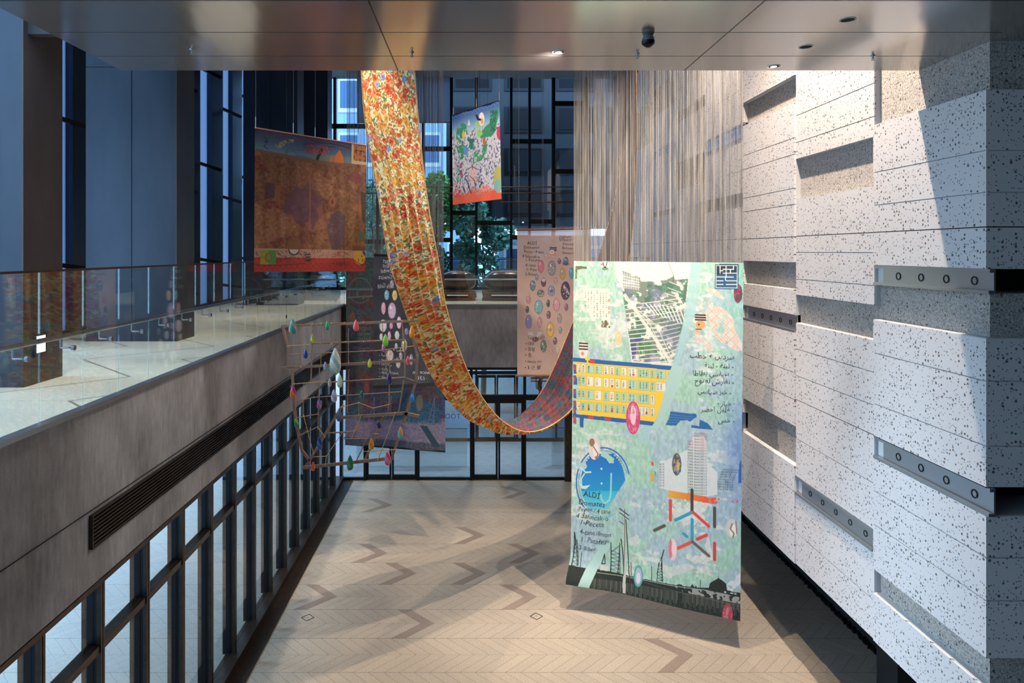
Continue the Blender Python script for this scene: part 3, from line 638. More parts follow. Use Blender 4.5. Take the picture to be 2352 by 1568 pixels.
class Cloth:
    """a printed cloth: photo-measured corners with their distances give its plane; painting uses its own u,v"""
    def __init__(s, corners, depths, W, H, seed=0, disp=None):
        s.C = [P(*c, d) for c, d in zip(corners, depths)]      # TL TR BR BL
        s.W, s.H = W, H; s.seed = seed; s.disp = disp
        A = []; B = []
        for (x, y), (u, v) in zip(corners, ((0, 0), (W, 0), (W, H), (0, H))):
            A += [[x, y, 1, 0, 0, 0, -u * x, -u * y], [0, 0, 0, x, y, 1, -v * x, -v * y]]; B += [u, v]
        s.Hm = np.append(np.linalg.solve(np.array(A, float), np.array(B, float)), 1).reshape(3, 3)
        s.img = np.zeros((H, W, 3)); s.alpha = None; s.T = lambda p: p
        s.nrm = (s.C[1] - s.C[0]).cross(s.C[3] - s.C[0]).normalized()
        if s.nrm.y > 0: s.nrm = -s.nrm
    def uv(s, p):
        p = np.atleast_2d(np.array([s.T(q) for q in p], float)); q = np.c_[p, np.ones(len(p))] @ s.Hm.T; return q[:, :2] / q[:, 2:]
    def put(s, mask, x0, y0, col, a=1.):
        h, w_ = mask.shape; sub = s.img[y0:y0 + h, x0:x0 + w_]; k = (mask * a)[..., None]; c = np.array(col, float)
        sub[:] = sub * (1 - k) + c * k
    def _grid(s, pts, pad=1):
        x0 = max(int(pts[:, 0].min() - pad), 0); x1 = min(int(pts[:, 0].max() + pad) + 1, s.W); y0 = max(int(pts[:, 1].min() - pad), 0); y1 = min(int(pts[:, 1].max() + pad) + 1, s.H)
        if x1 <= x0 or y1 <= y0: return None
        Y, X = np.mgrid[y0:y1, x0:x1]; return x0, y0, X + .5, Y + .5
    def inside(s, q, X, Y):
        m = np.zeros(X.shape, bool); n = len(q)
        for i in range(n):
            (xa, ya), (xb, yb) = q[i], q[(i + 1) % n]
            if ya == yb: continue
            c = ((ya > Y) != (yb > Y)) & (X < (xb - xa) * (Y - ya) / (yb - ya) + xa); m ^= c
        return m
    def poly(s, pts, col, a=1., tex=None):
        q = s.uv(pts); g = s._grid(q)
        if g is None: return
        x0, y0, X, Y = g; m = s.inside(q, X, Y).astype(float)
        if tex is not None: m *= tex[y0:y0 + m.shape[0], x0:x0 + m.shape[1]]
        s.put(m, x0, y0, col, a)
    def ell(s, c, rx, ry, col, ang=0, a=1., tex=None, soft=.0):
        th = np.linspace(0, 2 * np.pi, 40, endpoint=False); ca, sa = math.cos(math.radians(ang)), math.sin(math.radians(ang))
        pts = [(c[0] + rx * math.cos(t) * ca - ry * math.sin(t) * sa, c[1] + rx * math.cos(t) * sa + ry * math.sin(t) * ca) for t in th]
        s.poly(pts, col, a, tex)
    def line(s, pts, wd, col, a=1.):
        q = s.uv(pts); k = np.linalg.norm(s.uv([pts[0]])[0] - s.uv([(pts[0][0] + 1, pts[0][1])])[0]); wd = wd * k
        for p0, p1 in zip(q[:-1], q[1:]):
            g = s._grid(np.array([p0, p1]), wd / 2 + 1)
            if g is None: continue
            x0, y0, X, Y = g; d = p1 - p0; L = (d ** 2).sum() + 1e-9; t = np.clip(((X - p0[0]) * d[0] + (Y - p0[1]) * d[1]) / L, 0, 1)
            dist = np.hypot(X - p0[0] - t * d[0], Y - p0[1] - t * d[1]); s.put(np.clip(wd / 2 + .5 - dist, 0, 1), x0, y0, col, a)
    def nail(s, c, rx, ry, col, hi=(250, 245, 245), tip=None, star=None, glit=0, ang=0):
        s.ell(c, rx, ry, tuple(x * .72 for x in col), ang); s.ell(c, rx * .86, ry * .92, col, ang)
        if tip: s.ell((c[0], c[1] - ry * .45), rx * .75, ry * .42, tip, ang, .8)
        if glit:
            r = random.Random(int(c[0] * 7 + c[1]))
            for _ in range(glit):
                t, k = r.random() * 6.28, r.random() ** .5 * .8; s.ell((c[0] + rx * k * math.cos(t), c[1] + ry * k * math.sin(t)), rx * .13, rx * .13, r.choice([hi, tuple(x * .45 for x in col), (240, 230, 180), (140, 180, 160)]), 0, .85)
        s.ell((c[0] - rx * .3, c[1] - ry * .4), rx * .2, ry * .25, hi, ang, .75)
        if star:
            pts = [(c[0] + rx * (.75 if i % 2 == 0 else .32) * math.sin(i * math.pi / 5), c[1] - rx * (.75 if i % 2 == 0 else .32) * math.cos(i * math.pi / 5)) for i in range(10)]; s.poly(pts, star)
    def surf(s, u, v):
        C = s.C; p = np.outer((1 - u) * (1 - v), C[0]) + np.outer(u * (1 - v), C[1]) + np.outer(u * v, C[2]) + np.outer((1 - u) * v, C[3])
        if s.disp is not None: p = p + s.disp(u, v)
        return p
    def mesh(s, name, mate, parent=None, thick=0.0015):
        W, H = s.W, s.H; U, V = np.meshgrid(np.linspace(0, 1, W), np.linspace(0, 1, H)); co = s.surf(U.ravel(), V.ravel()); base = co.mean(0) if parent is None else np.array(world_loc(parent))
        me = bpy.data.meshes.new(name); n = W * H; nf = (W - 1) * (H - 1)
        i = (np.arange(H - 1)[:, None] * W + np.arange(W - 1)[None]).ravel(); fc = np.stack([i, i + W, i + W + 1, i + 1], 1)
        me.vertices.add(n); me.vertices.foreach_set('co', (co - base).ravel()); me.loops.add(nf * 4); me.loops.foreach_set('vertex_index', fc.ravel().astype(np.int32))
        me.polygons.add(nf); me.polygons.foreach_set('loop_start', np.arange(0, nf * 4, 4, dtype=np.int32)); me.update(calc_edges=True)
        at = me.color_attributes.new('print', 'FLOAT_COLOR', 'POINT'); c = np.ones((n, 4)); c[:, :3] = lin(np.clip(s.img, 0, 255)).reshape(-1, 3); at.data.foreach_set('color', c.ravel().astype(np.float32))
        me.polygons.foreach_set('use_smooth', [True] * nf); me.materials.append(mate); me.validate()
        o = bpy.data.objects.new(name, me); COL.objects.link(o); o.parent = parent
        if parent is None: o.location = base
        return o
    def lettering(s, items, name, mate, parent, off=.004):
        """items: (text, x, y, height_px, dict(slant, rot, mirror, sx, align)) in painting coordinates"""
        allv = []; allf = []
        for it in items:
            txt, x, y, hpx = it[:4]; kw = it[4] if len(it) > 4 else {}; v, f = glyphs(txt, kw.get('seed', 0), kw.get('hand', True))
            if not len(v): continue
            v = v.copy(); wv = v[:, 0].max()
            if kw.get('align') == 'R': v[:, 0] -= wv
            if kw.get('mirror'): v[:, 0] = wv - v[:, 0]
            v[:, 0] = v[:, 0] * kw.get('sx', 1) + v[:, 1] * kw.get('slant', 0); a = math.radians(kw.get('rot', 0)); px = x + hpx * (v[:, 0] * math.cos(a) - v[:, 1] * -math.sin(a) * -1 * -1) ; py = y - hpx * (v[:, 1] * math.cos(a) - v[:, 0] * math.sin(a) * 1)
            k = sum(len(q) for q in allv); q = s.uv(np.c_[px, py]) / (s.W, s.H); ok = True; q = np.clip(q, .002, .998); allv.append(s.surf(q[:, 0], q[:, 1]) + np.array(s.nrm) * off); allf += [[i + k for i in t_] for t_ in f]
        if not allv: return
        co = np.concatenate(allv); me = bpy.data.meshes.new(name); me.from_pydata((co - np.array(world_loc(parent))).tolist(), [], allf); me.materials.append(M[mate] if isinstance(mate, str) else mate)
        o = bpy.data.objects.new(name, me); COL.objects.link(o); o.parent = parent; return o
_gc = {}
def glyphs(txt, seed=0, hand=True):
    if (txt, seed, hand) in _gc: return _gc[(txt, seed, hand)]
    c = bpy.data.curves.new('t', 'FONT'); c.body = txt; c.resolution_u = 2; c.offset = -.008 if hand else -.004; o = bpy.data.objects.new('t', c); COL.objects.link(o)
    dg = bpy.context.evaluated_depsgraph_get(); me = bpy.data.meshes.new_from_object(o.evaluated_get(dg)); v = np.array([tuple(x.co)[:2] for x in me.vertices]) if len(me.vertices) else np.zeros((0, 2)); f = [tuple(p.vertices) for p in me.polygons]
    bpy.data.objects.remove(o); bpy.data.curves.remove(c); bpy.data.meshes.remove(me)
    if len(v) and hand: v[:, 1] += .06 * np.sin(v[:, 0] * 2.1 + seed * 1.7); v[:, 0] += .05 * np.sin(v[:, 1] * 5 + v[:, 0] * 1.3 + seed)
    _gc[(txt, seed, hand)] = (v, f); return v, f
AR = {'ا': 'ﺍﺎ', 'ب': 'ﺏﺐﺑﺒ', 'ة': 'ﺓﺔ', 'ت': 'ﺕﺖﺗﺘ', 'ج': 'ﺝﺞﺟﺠ', 'ح': 'ﺡﺢﺣﺤ', 'خ': 'ﺥﺦﺧﺨ', 'د': 'ﺩﺪ', 'ر': 'ﺭﺮ', 'ز': 'ﺯﺰ', 'س': 'ﺱﺲﺳﺴ', 'ش': 'ﺵﺶﺷﺸ', 'ص': 'ﺹﺺﺻﺼ', 'ض': 'ﺽﺾﺿﻀ', 'ط': 'ﻁﻂﻃﻄ', 'ع': 'ﻉﻊﻋﻌ', 'ف': 'ﻑﻒﻓﻔ', 'ق': 'ﻕﻖﻗﻘ', 'ل': 'ﻝﻞﻟﻠ', 'ن': 'ﻥﻦﻧﻨ', 'ه': 'ﻩﻪﻫﻬ', 'و': 'ﻭﻮ', 'ي': 'ﻱﻲﻳﻴ', 'ى': 'ﻯﻰ', 'أ': 'ﺃﺄ'}
def arabic(t):
    out = ''
    for i, ch in enumerate(t):
        f = AR.get(ch)
        if not f: out += ch; continue
        pj = i > 0 and len(AR.get(t[i - 1], '')) == 4; nj = i + 1 < len(t) and t[i + 1] in AR and len(f) == 4
        out += f[3] if pj and nj else f[2] if nj else f[1] if pj else f[0]
    return out[::-1]
def threads(name, A, B, ztop, n, rad, mate, parent, seed, clump=.5):
    """warp threads left unwoven above a cloth: one countless bundle"""
    r = random.Random(seed); b = MB(); A = Vector(A); B = Vector(B); u = 0
    for i in range(n):
        u = (i + r.uniform(-.45, .45)) / n
        u = min(max(u + clump * .006 * math.sin(i * .55) * math.sin(i * .13 + 1), 0), 1); p = A.lerp(B, u); rr = rad * r.uniform(.55, 1.5); dx, dy = r.uniform(-.012, .012), r.uniform(-.015, .015)
        lo = [(p.x + rr * math.cos(k * 2.094), p.y + rr * math.sin(k * 2.094), p.z) for k in range(3)]; hi = [(p.x + dx + rr * math.cos(k * 2.094), p.y + dy + rr * math.sin(k * 2.094), ztop) for k in range(3)]
        b.poly(lo + hi, [(0, 1, 4, 3), (1, 2, 5, 4), (2, 0, 3, 5)], mate)
    o = b.build(name, parent); o['kind'] = 'stuff'; return o
M['yarn'] = m_noise('grey_warp_yarn', (112, 112, 114), (172, 170, 168), 3, .8, sc=(9, 9, .4)); M['yarn2'] = m_noise('blue_grey_warp_yarn', (92, 98, 106), (134, 138, 144), 3, .8, sc=(9, 9, .4))
PRINT = m_print('printed_cloth'); PRINTS = m_print('printed_sheer_cloth', alpha=.93)

# ---- the big mint banner
def dispA(u, v):
    n = np.array([.48, .88, 0]); e = .02 * np.sin(u * 7 + v * 3) * v + .10 * np.exp(-((1 - v) / .05) ** 2) * np.exp(-(u / .25) ** 2)
    d = np.zeros((len(u), 3)); d -= e[:, None] * n; d[:, 0] += -.045 * np.exp(-((1 - v) / .06) ** 2) * (1 - u) ** 3; return d
A = Cloth([(1318, 599), (1708, 603), (1700, 1427), (1311, 1335)], [11.1, 9.9, 9.9, 11.1], 410, 800, 1, dispA)
W_, H_ = A.W, A.H; n1 = vnoise(H_, W_, 60, 1, 5); n2 = vnoise(H_, W_, 90, 2, 5); n3 = vnoise(H_, W_, 8, 3, 3, .6, 1.2); U_, V_ = np.meshgrid(np.linspace(0, 1, W_), np.linspace(0, 1, H_))
mint, blue, cream = np.array((158, 206, 184.)), np.array((158, 188, 206.)), np.array((214, 224, 216.))
nf = vnoise(H_, W_, 16, 4, 4, 1.6, .6); im = mint + (blue - mint) * (.85 * sm(n1 * .7 + nf * .3 + .22 * (V_ - .45) + .1 * (U_ - .5), .36, .64))[..., None]; im = im + (cream - im) * (.8 * sm(n2 * .6 + nf * .4 + .30 * (.22 - V_) - .12 * U_, .53, .62))[..., None]
im = im + (np.array((84, 120, 190.)) - im) * (np.exp(-((U_ - 1.0) / .10) ** 2) * np.exp(-((V_ - .52) / .18) ** 2) * .75)[..., None]
im = im + (np.array((96, 170, 160.)) - im) * (np.exp(-((U_ - 1.0) / .10) ** 2) * np.exp(-((V_ - .05) / .2) ** 2) * .6)[..., None]
im = im + (np.array((214, 226, 224.)) - im) * .16 + ((n3 - .5) * 26)[..., None]; A.img = im
A.T = lambda p: (1290 + p[0] / 3.5636, 580 + p[1] / 3.5636)
cr = (234, 236, 224); ink = (44, 74, 62)
A.poly([(430, 75), (1060, 80), (1040, 240), (940, 800), (905, 930), (575, 905), (500, 300), (440, 180)], cr, .8)
city = [(497, 150), (640, 205), (650, 240), (740, 236), (860, 225), (915, 195), (930, 225), (1036, 215), (990, 600), (945, 830), (920, 900), (700, 900), (585, 890), (548, 660), (500, 330)]
nn = vnoise(H_, W_, 13, 11, 3); A.poly(city, (112, 130, 120), .9, sm(nn, .36, .44)); A.poly(city, (70, 116, 96), .8, sm(vnoise(H_, W_, 20, 12, 3), .52, .58)); A.poly(city, (124, 128, 160), .6, sm(vnoise(H_, W_, 26, 13, 3), .6, .66))
A.poly([(560, 705), (680, 700), (610, 745), (610, 820), (580, 880)], (70, 84, 140), .9); A.poly([(640, 750), (730, 740), (820, 860), (640, 830)], (50, 134, 60), .6, sm(n3, .4, .5))
for i in range(9): A.line([(500 + i * 2, 340 + i * 5), (700 + i * 10, 600), (860 + i * 7, 905)], 5 if i in (0, 3, 8) else 2.0, cr if i in (0, 3, 8) else (150, 170, 160))
A.line([(520, 350), (890, 890)], 26, cr, .8)
for k in range(15): y = 400 + k * 34; A.line([(520 + k * 5, y + 34), (640 + k * 20, y + 10)], 7, cr); A.line([(640 + k * 18, y + 20), (985 - k * 2, y - 26)], 6 if k % 3 == 0 else 4, cr)
for k in range(9): A.line([(690 + k * 34, 420 + k * 3), (760 + k * 32, 500 + k * 12)], 9, cr); A.line([(1000 - k * 22, 290 + k * 40), (880 - k * 12, 240 + k * 48)], 5, cr)
for k in range(10): A.line([(500 + k * 14, 160 + k * 5), (505 + k * 14, 290 + k * 2)], 5, cr)
for k in range(4): A.line([(498, 190 + k * 26), (640, 225 + k * 20)], 5, cr)
A.line([(915, 195), (912, 240)], 4, ink); A.line([(875, 80), (920, 200)], 2, ink)
A.poly([(1055, 80), (1150, 85), (1125, 250), (1110, 420), (1000, 800), (830, 1230), (690, 1568), (600, 1568), (880, 1000), (1010, 520), (1045, 240)], (166, 208, 212), .75)
# papers and nails on the upper left
A.poly([(190, 290), (395, 295), (400, 610), (330, 615), (330, 520), (250, 560), (210, 450), (180, 330)], (240, 236, 222), .8)
A.poly([(115, 110), (205, 115), (210, 135), (130, 140), (125, 215), (112, 215)], (86, 84, 62), .8, sm(nn, .4, .6)); A.poly([(330, 560), (398, 548), (400, 615), (325, 612)], (84, 80, 60), .85, sm(n3, .35, .5))
for y in (330, 380, 440, 480): A.poly([(380, y), (398, y), (398, y + 26), (380, y + 26)], (224, 130, 100), .7, sm(n3, .4, .6))
def stripe_nail(C, c, rx, ry, lower=(242, 224, 210)):
    C.ell(c, rx, ry, (236, 226, 218)); C.ell((c[0], c[1] + ry * .45), rx * .9, ry * .5, lower)
    for k in range(3): C.line([(c[0] - rx * .9, c[1] - ry * (.75 - k * .3)), (c[0] + rx * .9, c[1] - ry * (.7 - k * .3))], rx * .3, (44, 34, 40))
    C.ell((c[0] - rx * .2, c[1] + ry * .35), rx * .4, ry * .2, (226, 120, 104), 0, .8)
A.ell((356, 105), 32, 42, (246, 236, 236)); A.ell((332, 98), 10, 10, (224, 130, 150)); A.line([(340, 80), (348, 112)], 6, (40, 36, 34)); A.line([(374, 78), (366, 110)], 6, (40, 36, 34)); A.ell((356, 132), 26, 14, (70, 132, 60), 0, .8); A.ell((358, 120), 9, 7, (60, 30, 30))
stripe_nail(A, (181, 800), 36, 78); A.ell((468, 702), 28, 56, (232, 196, 150)); A.ell((468, 702), 20, 48, (240, 224, 190), 0, .7, n3)
stripe_nail(A, (1136, 560), 44, 66, (222, 168, 116)); A.ell((1128, 592), 30, 36, (226, 166, 104)); A.poly([(1095, 625), (1130, 620), (1120, 680), (1090, 660)], (230, 176, 130)); A.ell((1122, 588), 8, 7, (40, 30, 28)); A.line([(1098, 628), (1142, 628)], 7, (40, 34, 30))
A.ell((1442, 336), 36, 78, (110, 54, 80)); A.ell((1442, 336), 30, 70, (180, 96, 128), 0, .7, sm(n3, .4, .6)); A.ell((1442, 372), 24, 30, (70, 70, 66), 0, .8, sm(n3, .35, .55))
# tile patterned patch
def tiles(C, poly_, pitch, col, bgc, a=.8):
    keep0 = C.img.copy(); C.poly(poly_, bgc, a); xs = [p[0] for p in poly_]; ys = [p[1] for p in poly_]; keep = C.img.copy()
    y = min(ys)
    while y < max(ys):
        x = min(xs)
        while x < max(xs):
            h = pitch * .5
            C.line([(x, y - h), (x + h, y), (x, y + h), (x - h, y), (x, y - h)], pitch * .09, col); C.line([(x, y - h * .45), (x + h * .45, y), (x, y + h * .45), (x - h * .45, y), (x, y - h * .45)], pitch * .07, col); x += pitch
        y += pitch
    q = C.uv(poly_); Y, X = np.mgrid[0:C.H, 0:C.W]; rag = vnoise(C.H, C.W, 24, int(xs[0]) % 97, 4); m = C.inside(q, X + .5, Y + .5) & (rag > .40); C.img = np.where(m[..., None], C.img, keep0)
tiles(A, [(1110, 400), (1230, 410), (1350, 480), (1405, 540), (1420, 640), (1475, 740), (1476, 830), (1350, 760), (1260, 700), (1200, 560), (1120, 440)], 78, (206, 176, 160), (226, 214, 206))
tiles(A, [(1155, 285), (1260, 300), (1340, 370), (1320, 385), (1200, 330)], 60, (206, 180, 166), (226, 216, 208)); tiles(A, [(1085, 650), (1180, 700), (1250, 800), (1200, 810), (1100, 730)], 60, (206, 180, 166), (222, 214, 206))
# seal of straight strokes
A.poly([(1254, 96), (1447, 97), (1444, 302), (1252, 300)], (34, 84, 128)); A.poly([(1254, 96), (1447, 97), (1446, 180), (1253, 180)], (16, 40, 62), .8)
A.line([(1264, 108), (1436, 108), (1434, 290), (1262, 288), (1264, 108)], 5, cr)
for a_, b_ in (((1296, 112), (1296, 170)), ((1296, 150), (1320, 150)), ((1320, 138), (1405, 138)), ((1345, 112), (1345, 200)), ((1320, 170), (1430, 170)), ((1270, 200), (1405, 202)), ((1340, 200), (1340, 228)), ((1380, 140), (1380, 165)), ((1270, 232), (1320, 232)), ((1345, 232), (1430, 232)), ((1270, 262), (1320, 262)), ((1345, 262), (1430, 262)), ((1405, 112), (1405, 138))): A.line([a_, b_], 7, cr)
# yellow street map
ye = (244, 206, 66); bu = (36, 98, 168)
A.poly([(95, 858), (901, 928), (892, 962), (95, 892)], bu); A.poly([(95, 1318), (765, 1380), (740, 1418), (95, 1346)], bu)
A.poly([(112, 893), (895, 962), (868, 985), (850, 1080), (830, 1190), (765, 1385), (150, 1322), (120, 1240), (145, 1100), (115, 1040)], ye)
for y in (915, 1005, 1115, 1210, 1262, 1320): A.poly([(98, y), (120, y), (146 if 1000 < y < 1100 else 124, y + 76), (100, y + 76)], bu); A.poly([(104, y + 12), (114, y + 12), (114, y + 44), (104, y + 44)], (206, 64, 58))
A.poly([(150, 1346), (184, 1350), (182, 1430), (153, 1426)], bu); A.poly([(106, 1350), (120, 1352), (120, 1405), (108, 1402)], (206, 64, 58)); A.poly([(232, 876), (272, 880), (272, 908), (232, 904)], (206, 64, 58)); A.poly([(220, 1335), (262, 1340), (262, 1360), (220, 1356)], (206, 64, 58)); A.poly([(355, 1348), (400, 1352), (400, 1374), (355, 1370)], (206, 64, 58))
A.poly([(196, 852), (234, 856), (234, 882), (196, 878)], ye); A.poly([(208, 870), (222, 870), (222, 910), (208, 908)], ye)
cells = [(130, 157), (163, 195), (208, 262), (275, 328), (347, 385), (398, 430), (441, 478), (492, 530), (546, 615), (628, 712), (727, 760), (773, 852)]; kanji = []; r5 = random.Random(5)
KJ = '東京銀座本町大橋川上中下石材木金水火山口'
for (ya, yb) in ((912, 982), (1010, 1088), (1118, 1198), (1222, 1290)):
    for (xa, xb) in cells:
        sl = .083; o0 = (xa - 165) * sl; lim = 868 - (ya - 960) * .27
        if xb > lim: continue
        c = (172, 216, 194) if r5.random() < .55 else (230, 234, 220); A.poly([(xa, ya + o0), (xb, ya + o0 + (xb - xa) * sl), (xb, yb + o0 + (xb - xa) * sl), (xa, yb + o0)], c)
        A.line([(xa, ya + o0), (xb, ya + o0 + (xb - xa) * sl), (xb, yb + o0), (xa, yb + o0), (xa, ya + o0)], 2, (120, 120, 90), .7)
        for kx in range(max(1, int((xb - xa) / 28))):
            for ky in range(3): kanji.append((r5.choice(KJ), xa + 7 + kx * 26, ya + o0 + 24 + ky * 19, 17, dict(hand=False)))
            if r5.random() < .1: A.poly([(xa + 8 + kx * 26, yb + o0 - 22), (xa + 24 + kx * 26, yb + o0 - 21), (xa + 24 + kx * 26, yb + o0 - 5), (xa + 8 + kx * 26, yb + o0 - 6)], (214, 62, 56))
A.poly([(905, 925), (880, 980), (835, 1180), (770, 1385), (730, 1430), (790, 1450), (960, 1100), (1000, 930)], (176, 212, 208), .95)
A.poly([(890, 1300), (1100, 1320), (1108, 1340), (1050, 1385), (1030, 1370), (970, 1378), (935, 1418), (850, 1410), (880, 1350)], (42, 104, 166)); A.poly([(1130, 1365), (1195, 1395), (1240, 1450), (1060, 1432), (1060, 1410), (1125, 1420)], (42, 104, 166))
for k in range(4): A.line([(880 - k * 8, 1325 + k * 22), (1080 - k * 22, 1345 + k * 16)], 2.4, (120, 164, 200))
A.ell((585, 1352), 57, 136, (206, 74, 122)); A.ell((585, 1352), 46, 122, (226, 140, 170), 0, .8, sm(n3, .35, .55)); A.ell((585, 1330), 24, 80, (246, 226, 232), 0, .8)
# lower half, in the second crop's coordinates
A.T = lambda p: (1290 + p[0] / 3.5636, 1000 + p[1] / 3.5636)
A.poly([(800, 210), (850, 205), (1040, 110), (1075, 10), (1160, 0), (1190, 60), (1200, 230), (1275, 300), (1275, 480), (1180, 500), (870, 445), (800, 430)], (222, 228, 230), .8)
th = np.linspace(-.25, 4.6, 60); R_ = lambda r, ry, c: [(340 + r * math.cos(t), 385 - ry * math.sin(t)) for t in np.linspace(-.3, 5.0, 70)]
A.line([(340 + 216 * math.cos(t), 385 - 285 * math.sin(t)) for t in np.linspace(.25, 3.9, 60)], 11, (40, 112, 190)); A.line([(340 + 198 * math.cos(t), 385 - 262 * math.sin(t)) for t in np.linspace(.3, 4.3, 60)], 4, (60, 140, 205)); A.line([(340 + 208 * math.cos(t), 385 - 285 * math.sin(t)) for t in np.linspace(3.9, 5.2, 40)], 9, (120, 190, 226))
for k in range(24):
    yt = 150 + k * 19; c = np.array((24, 112, 200)) * (1 - k / 23) + np.array((30, 176, 216)) * (k / 23) if k < 16 else np.array((60, 184, 220)) * (1 - (k - 16) / 9) + np.array((130, 210, 220)) * ((k - 16) / 9)
    hw = 182 * math.sqrt(max(0, 1 - ((yt + 9 - 385) / 262) ** 2)); rr_ = min(340 + hw, 620 - (yt - 200) * .62 if yt > 330 else 540); A.poly([(340 - hw, yt), (rr_, yt), (rr_ - 6, yt + 20), (340 - hw, yt + 20)], tuple(c))
A.poly([(340, 120), (430, 190), (425, 228), (390, 226), (365, 190), (320, 165)], (168, 214, 200)); A.ell((170, 250), 40, 30, (170, 210, 214)); 
wh = (206, 232, 232)
A.line([(160, 262), (200, 300), (240, 298)], 12, wh); A.line([(190, 310), (165, 350), (165, 400)], 9, wh); A.poly([(140, 380), (180, 412), (240, 402), (200, 438), (165, 430)], wh); A.line([(406, 312), (402, 480), (390, 530), (355, 556), (325, 520), (322, 485)], 13, (150, 222, 222)); A.ell((327, 272), 8, 8, wh); A.ell((327, 392), 8, 8, wh)
A.ell((270, 105), 47, 92, (222, 214, 206)); A.ell((250, 55), 22, 34, (150, 118, 92)); A.ell((282, 120), 24, 60, (236, 232, 228)); A.line([(262, 90), (300, 150), (285, 190)], 8, (120, 98, 86)); A.ell((290, 178), 16, 12, (150, 120, 100))
A.ell((942, 235), 38, 92, (96, 92, 84)); A.ell((942, 235), 30, 82, (172, 168, 156), 0, .8, sm(n3, .42, .55)); A.ell((955, 240), 12, 44, (222, 190, 96), 0, .8)
for q in ((932, 165), (925, 235), (965, 210), (935, 300), (968, 290)): A.ell(q, 10, 10, (52, 92, 160))
A.poly([(730, 215), (752, 220), (755, 250), (735, 245)], (220, 90, 70)); A.poly([(728, 308), (755, 312), (752, 382), (728, 372)], (230, 170, 70)); A.poly([(755, 290), (774, 300), (770, 384), (755, 380)], (90, 160, 90), .8, sm(n3, .4, .5))
A.poly([(1450, 240), (1465, 190), (1475, 230), (1475, 388), (1444, 386)], (40, 100, 176))
for k in range(40): f = k / 39; A.poly([(876 + 410 * f, 448 + 62 * f), (876 + 410 * (f + .03), 448 + 62 * (f + .03)), (870 + 384 * (f + .03), 505 + 52 * (f + .03)), (870 + 384 * f, 505 + 52 * f)], (232, 176 - 100 * f, 60 - 0 * f), 1, None if f < .75 else sm(n3, .4, .5))
tiles(A, [(870, 510), (1050, 520), (1230, 560), (1190, 740), (1240, 1010), (1130, 1060), (1020, 1000), (1030, 870), (985, 700), (810, 705), (805, 600)], 64, (202, 206, 200), (228, 232, 230), .85); tiles(A, [(590, 480), (720, 540), (800, 620), (700, 600), (545, 575)], 60, (200, 206, 206), (222, 228, 232), .7); tiles(A, [(860, 1100), (1000, 1040), (1130, 1060), (1000, 1120), (890, 1150)], 60, (200, 206, 204), (222, 228, 228), .6); tiles(A, [(1350, 1210), (1478, 1110), (1478, 1285), (1360, 1262)], 64, (204, 208, 214), (224, 228, 238), .9); tiles(A, [(540, 850), (660, 790), (630, 915), (560, 900)], 60, (200, 206, 206), (222, 228, 230), .6)
for a_, b_, c in (((1068, 443), (1068, 615), (76, 64, 66)), ((891, 532), (891, 690), (232, 68, 62)), ((1252, 590), (1252, 742), (80, 72, 76)), ((932, 690), (1062, 628), (44, 164, 190)), ((1076, 624), (1204, 738), (232, 68, 62)), ((1069, 684), (1069, 854), (44, 164, 190)), ((760, 776), (842, 736), (96, 84, 84)), ((1110, 844), (1186, 810), (232, 68, 62)), ((932, 928), (1062, 868), (228, 86, 70)), ((1074, 866), (1206, 980), (104, 96, 104)), ((1252, 878), (1252, 1010), (222, 58, 56)), ((1000, 800), (1026, 822), (44, 164, 190))):
    A.line([a_, b_], 25, c)
A.ell((911, 930), 34, 88, (236, 206, 214)); A.ell((893, 925), 16, 78, (226, 96, 120), 0, .75); A.ell((920, 920), 20, 60, (242, 222, 226), 0, .8)
A.ell((1390, 757), 46, 78, (206, 208, 204)); A.ell((1402, 775), 30, 52, (238, 236, 228)); A.line([(1395, 720), (1380, 760), (1410, 800), (1400, 830)], 11, (134, 116, 100)); A.line([(1425, 700), (1432, 800)], 8, (120, 104, 90))
A.poly([(1395, 528), (1440, 520), (1446, 548), (1400, 550)], (206, 66, 62), 1, sm(n3, .3, .5))
# the dark fence and skyline along the bottom
dk = (28, 40, 34)
top = [(75, 1048), (210, 1080), (300, 1090), (420, 1115), (560, 1150), (760, 1188), (900, 1212), (1060, 1232), (1120, 1238), (1205, 1240), (1215, 1200), (1250, 1180), (1284, 1162), (1320, 1186), (1345, 1208), (1352, 1262), (1400, 1276), (1476, 1290)]
A.poly([(40, 1048)] + top + [(1500, 1560), (1000, 1470), (40, 1260)], dk)
for k in range(110): x = 270 + k * 11; y0 = 1155 + (x - 270) * .17; A.line([(x, y0 + 6), (x, y0 + 100 + 30 * math.sin(k * 1.7))], 4.5 if k % 3 else 3, (150, 146, 136), .45 + .4 * math.sin(k * 2.3) ** 2)
A.poly([(930, 1225), (1205, 1262), (1470, 1325), (1470, 1380), (1200, 1320), (930, 1260)], (188, 190, 186), .8, sm(vnoise(H_, W_, 7, 31, 2), .46, .54)); A.poly([(950, 1210), (988, 1214), (985, 1400), (955, 1395)], dk)
A.line([(300, 1118), (560, 1160), (900, 1222), (1200, 1262)], 5, (170, 176, 168)); A.line([(540, 1160), (900, 1260), (1200, 1330), (1470, 1400)], 2.5, (120, 124, 116))
A.poly([(1072, 1208), (1088, 1235), (1056, 1232)], dk); A.poly([(1100, 1220), (1112, 1240), (1090, 1238)], dk); A.line([(1136, 1175), (1136, 1240)], 4, dk); A.line([(1284, 1150), (1284, 1175)], 4, dk); A.poly([(1325, 1268), (1430, 1290), (1430, 1300), (1325, 1282)], (206, 210, 208), .9, sm(n3, .35, .5))
A.poly([(210, 1082), (165, 1222), (248, 1240), (300, 1090), (356, 968), (420, 880), (340, 860), (270, 980)], (176, 214, 210))
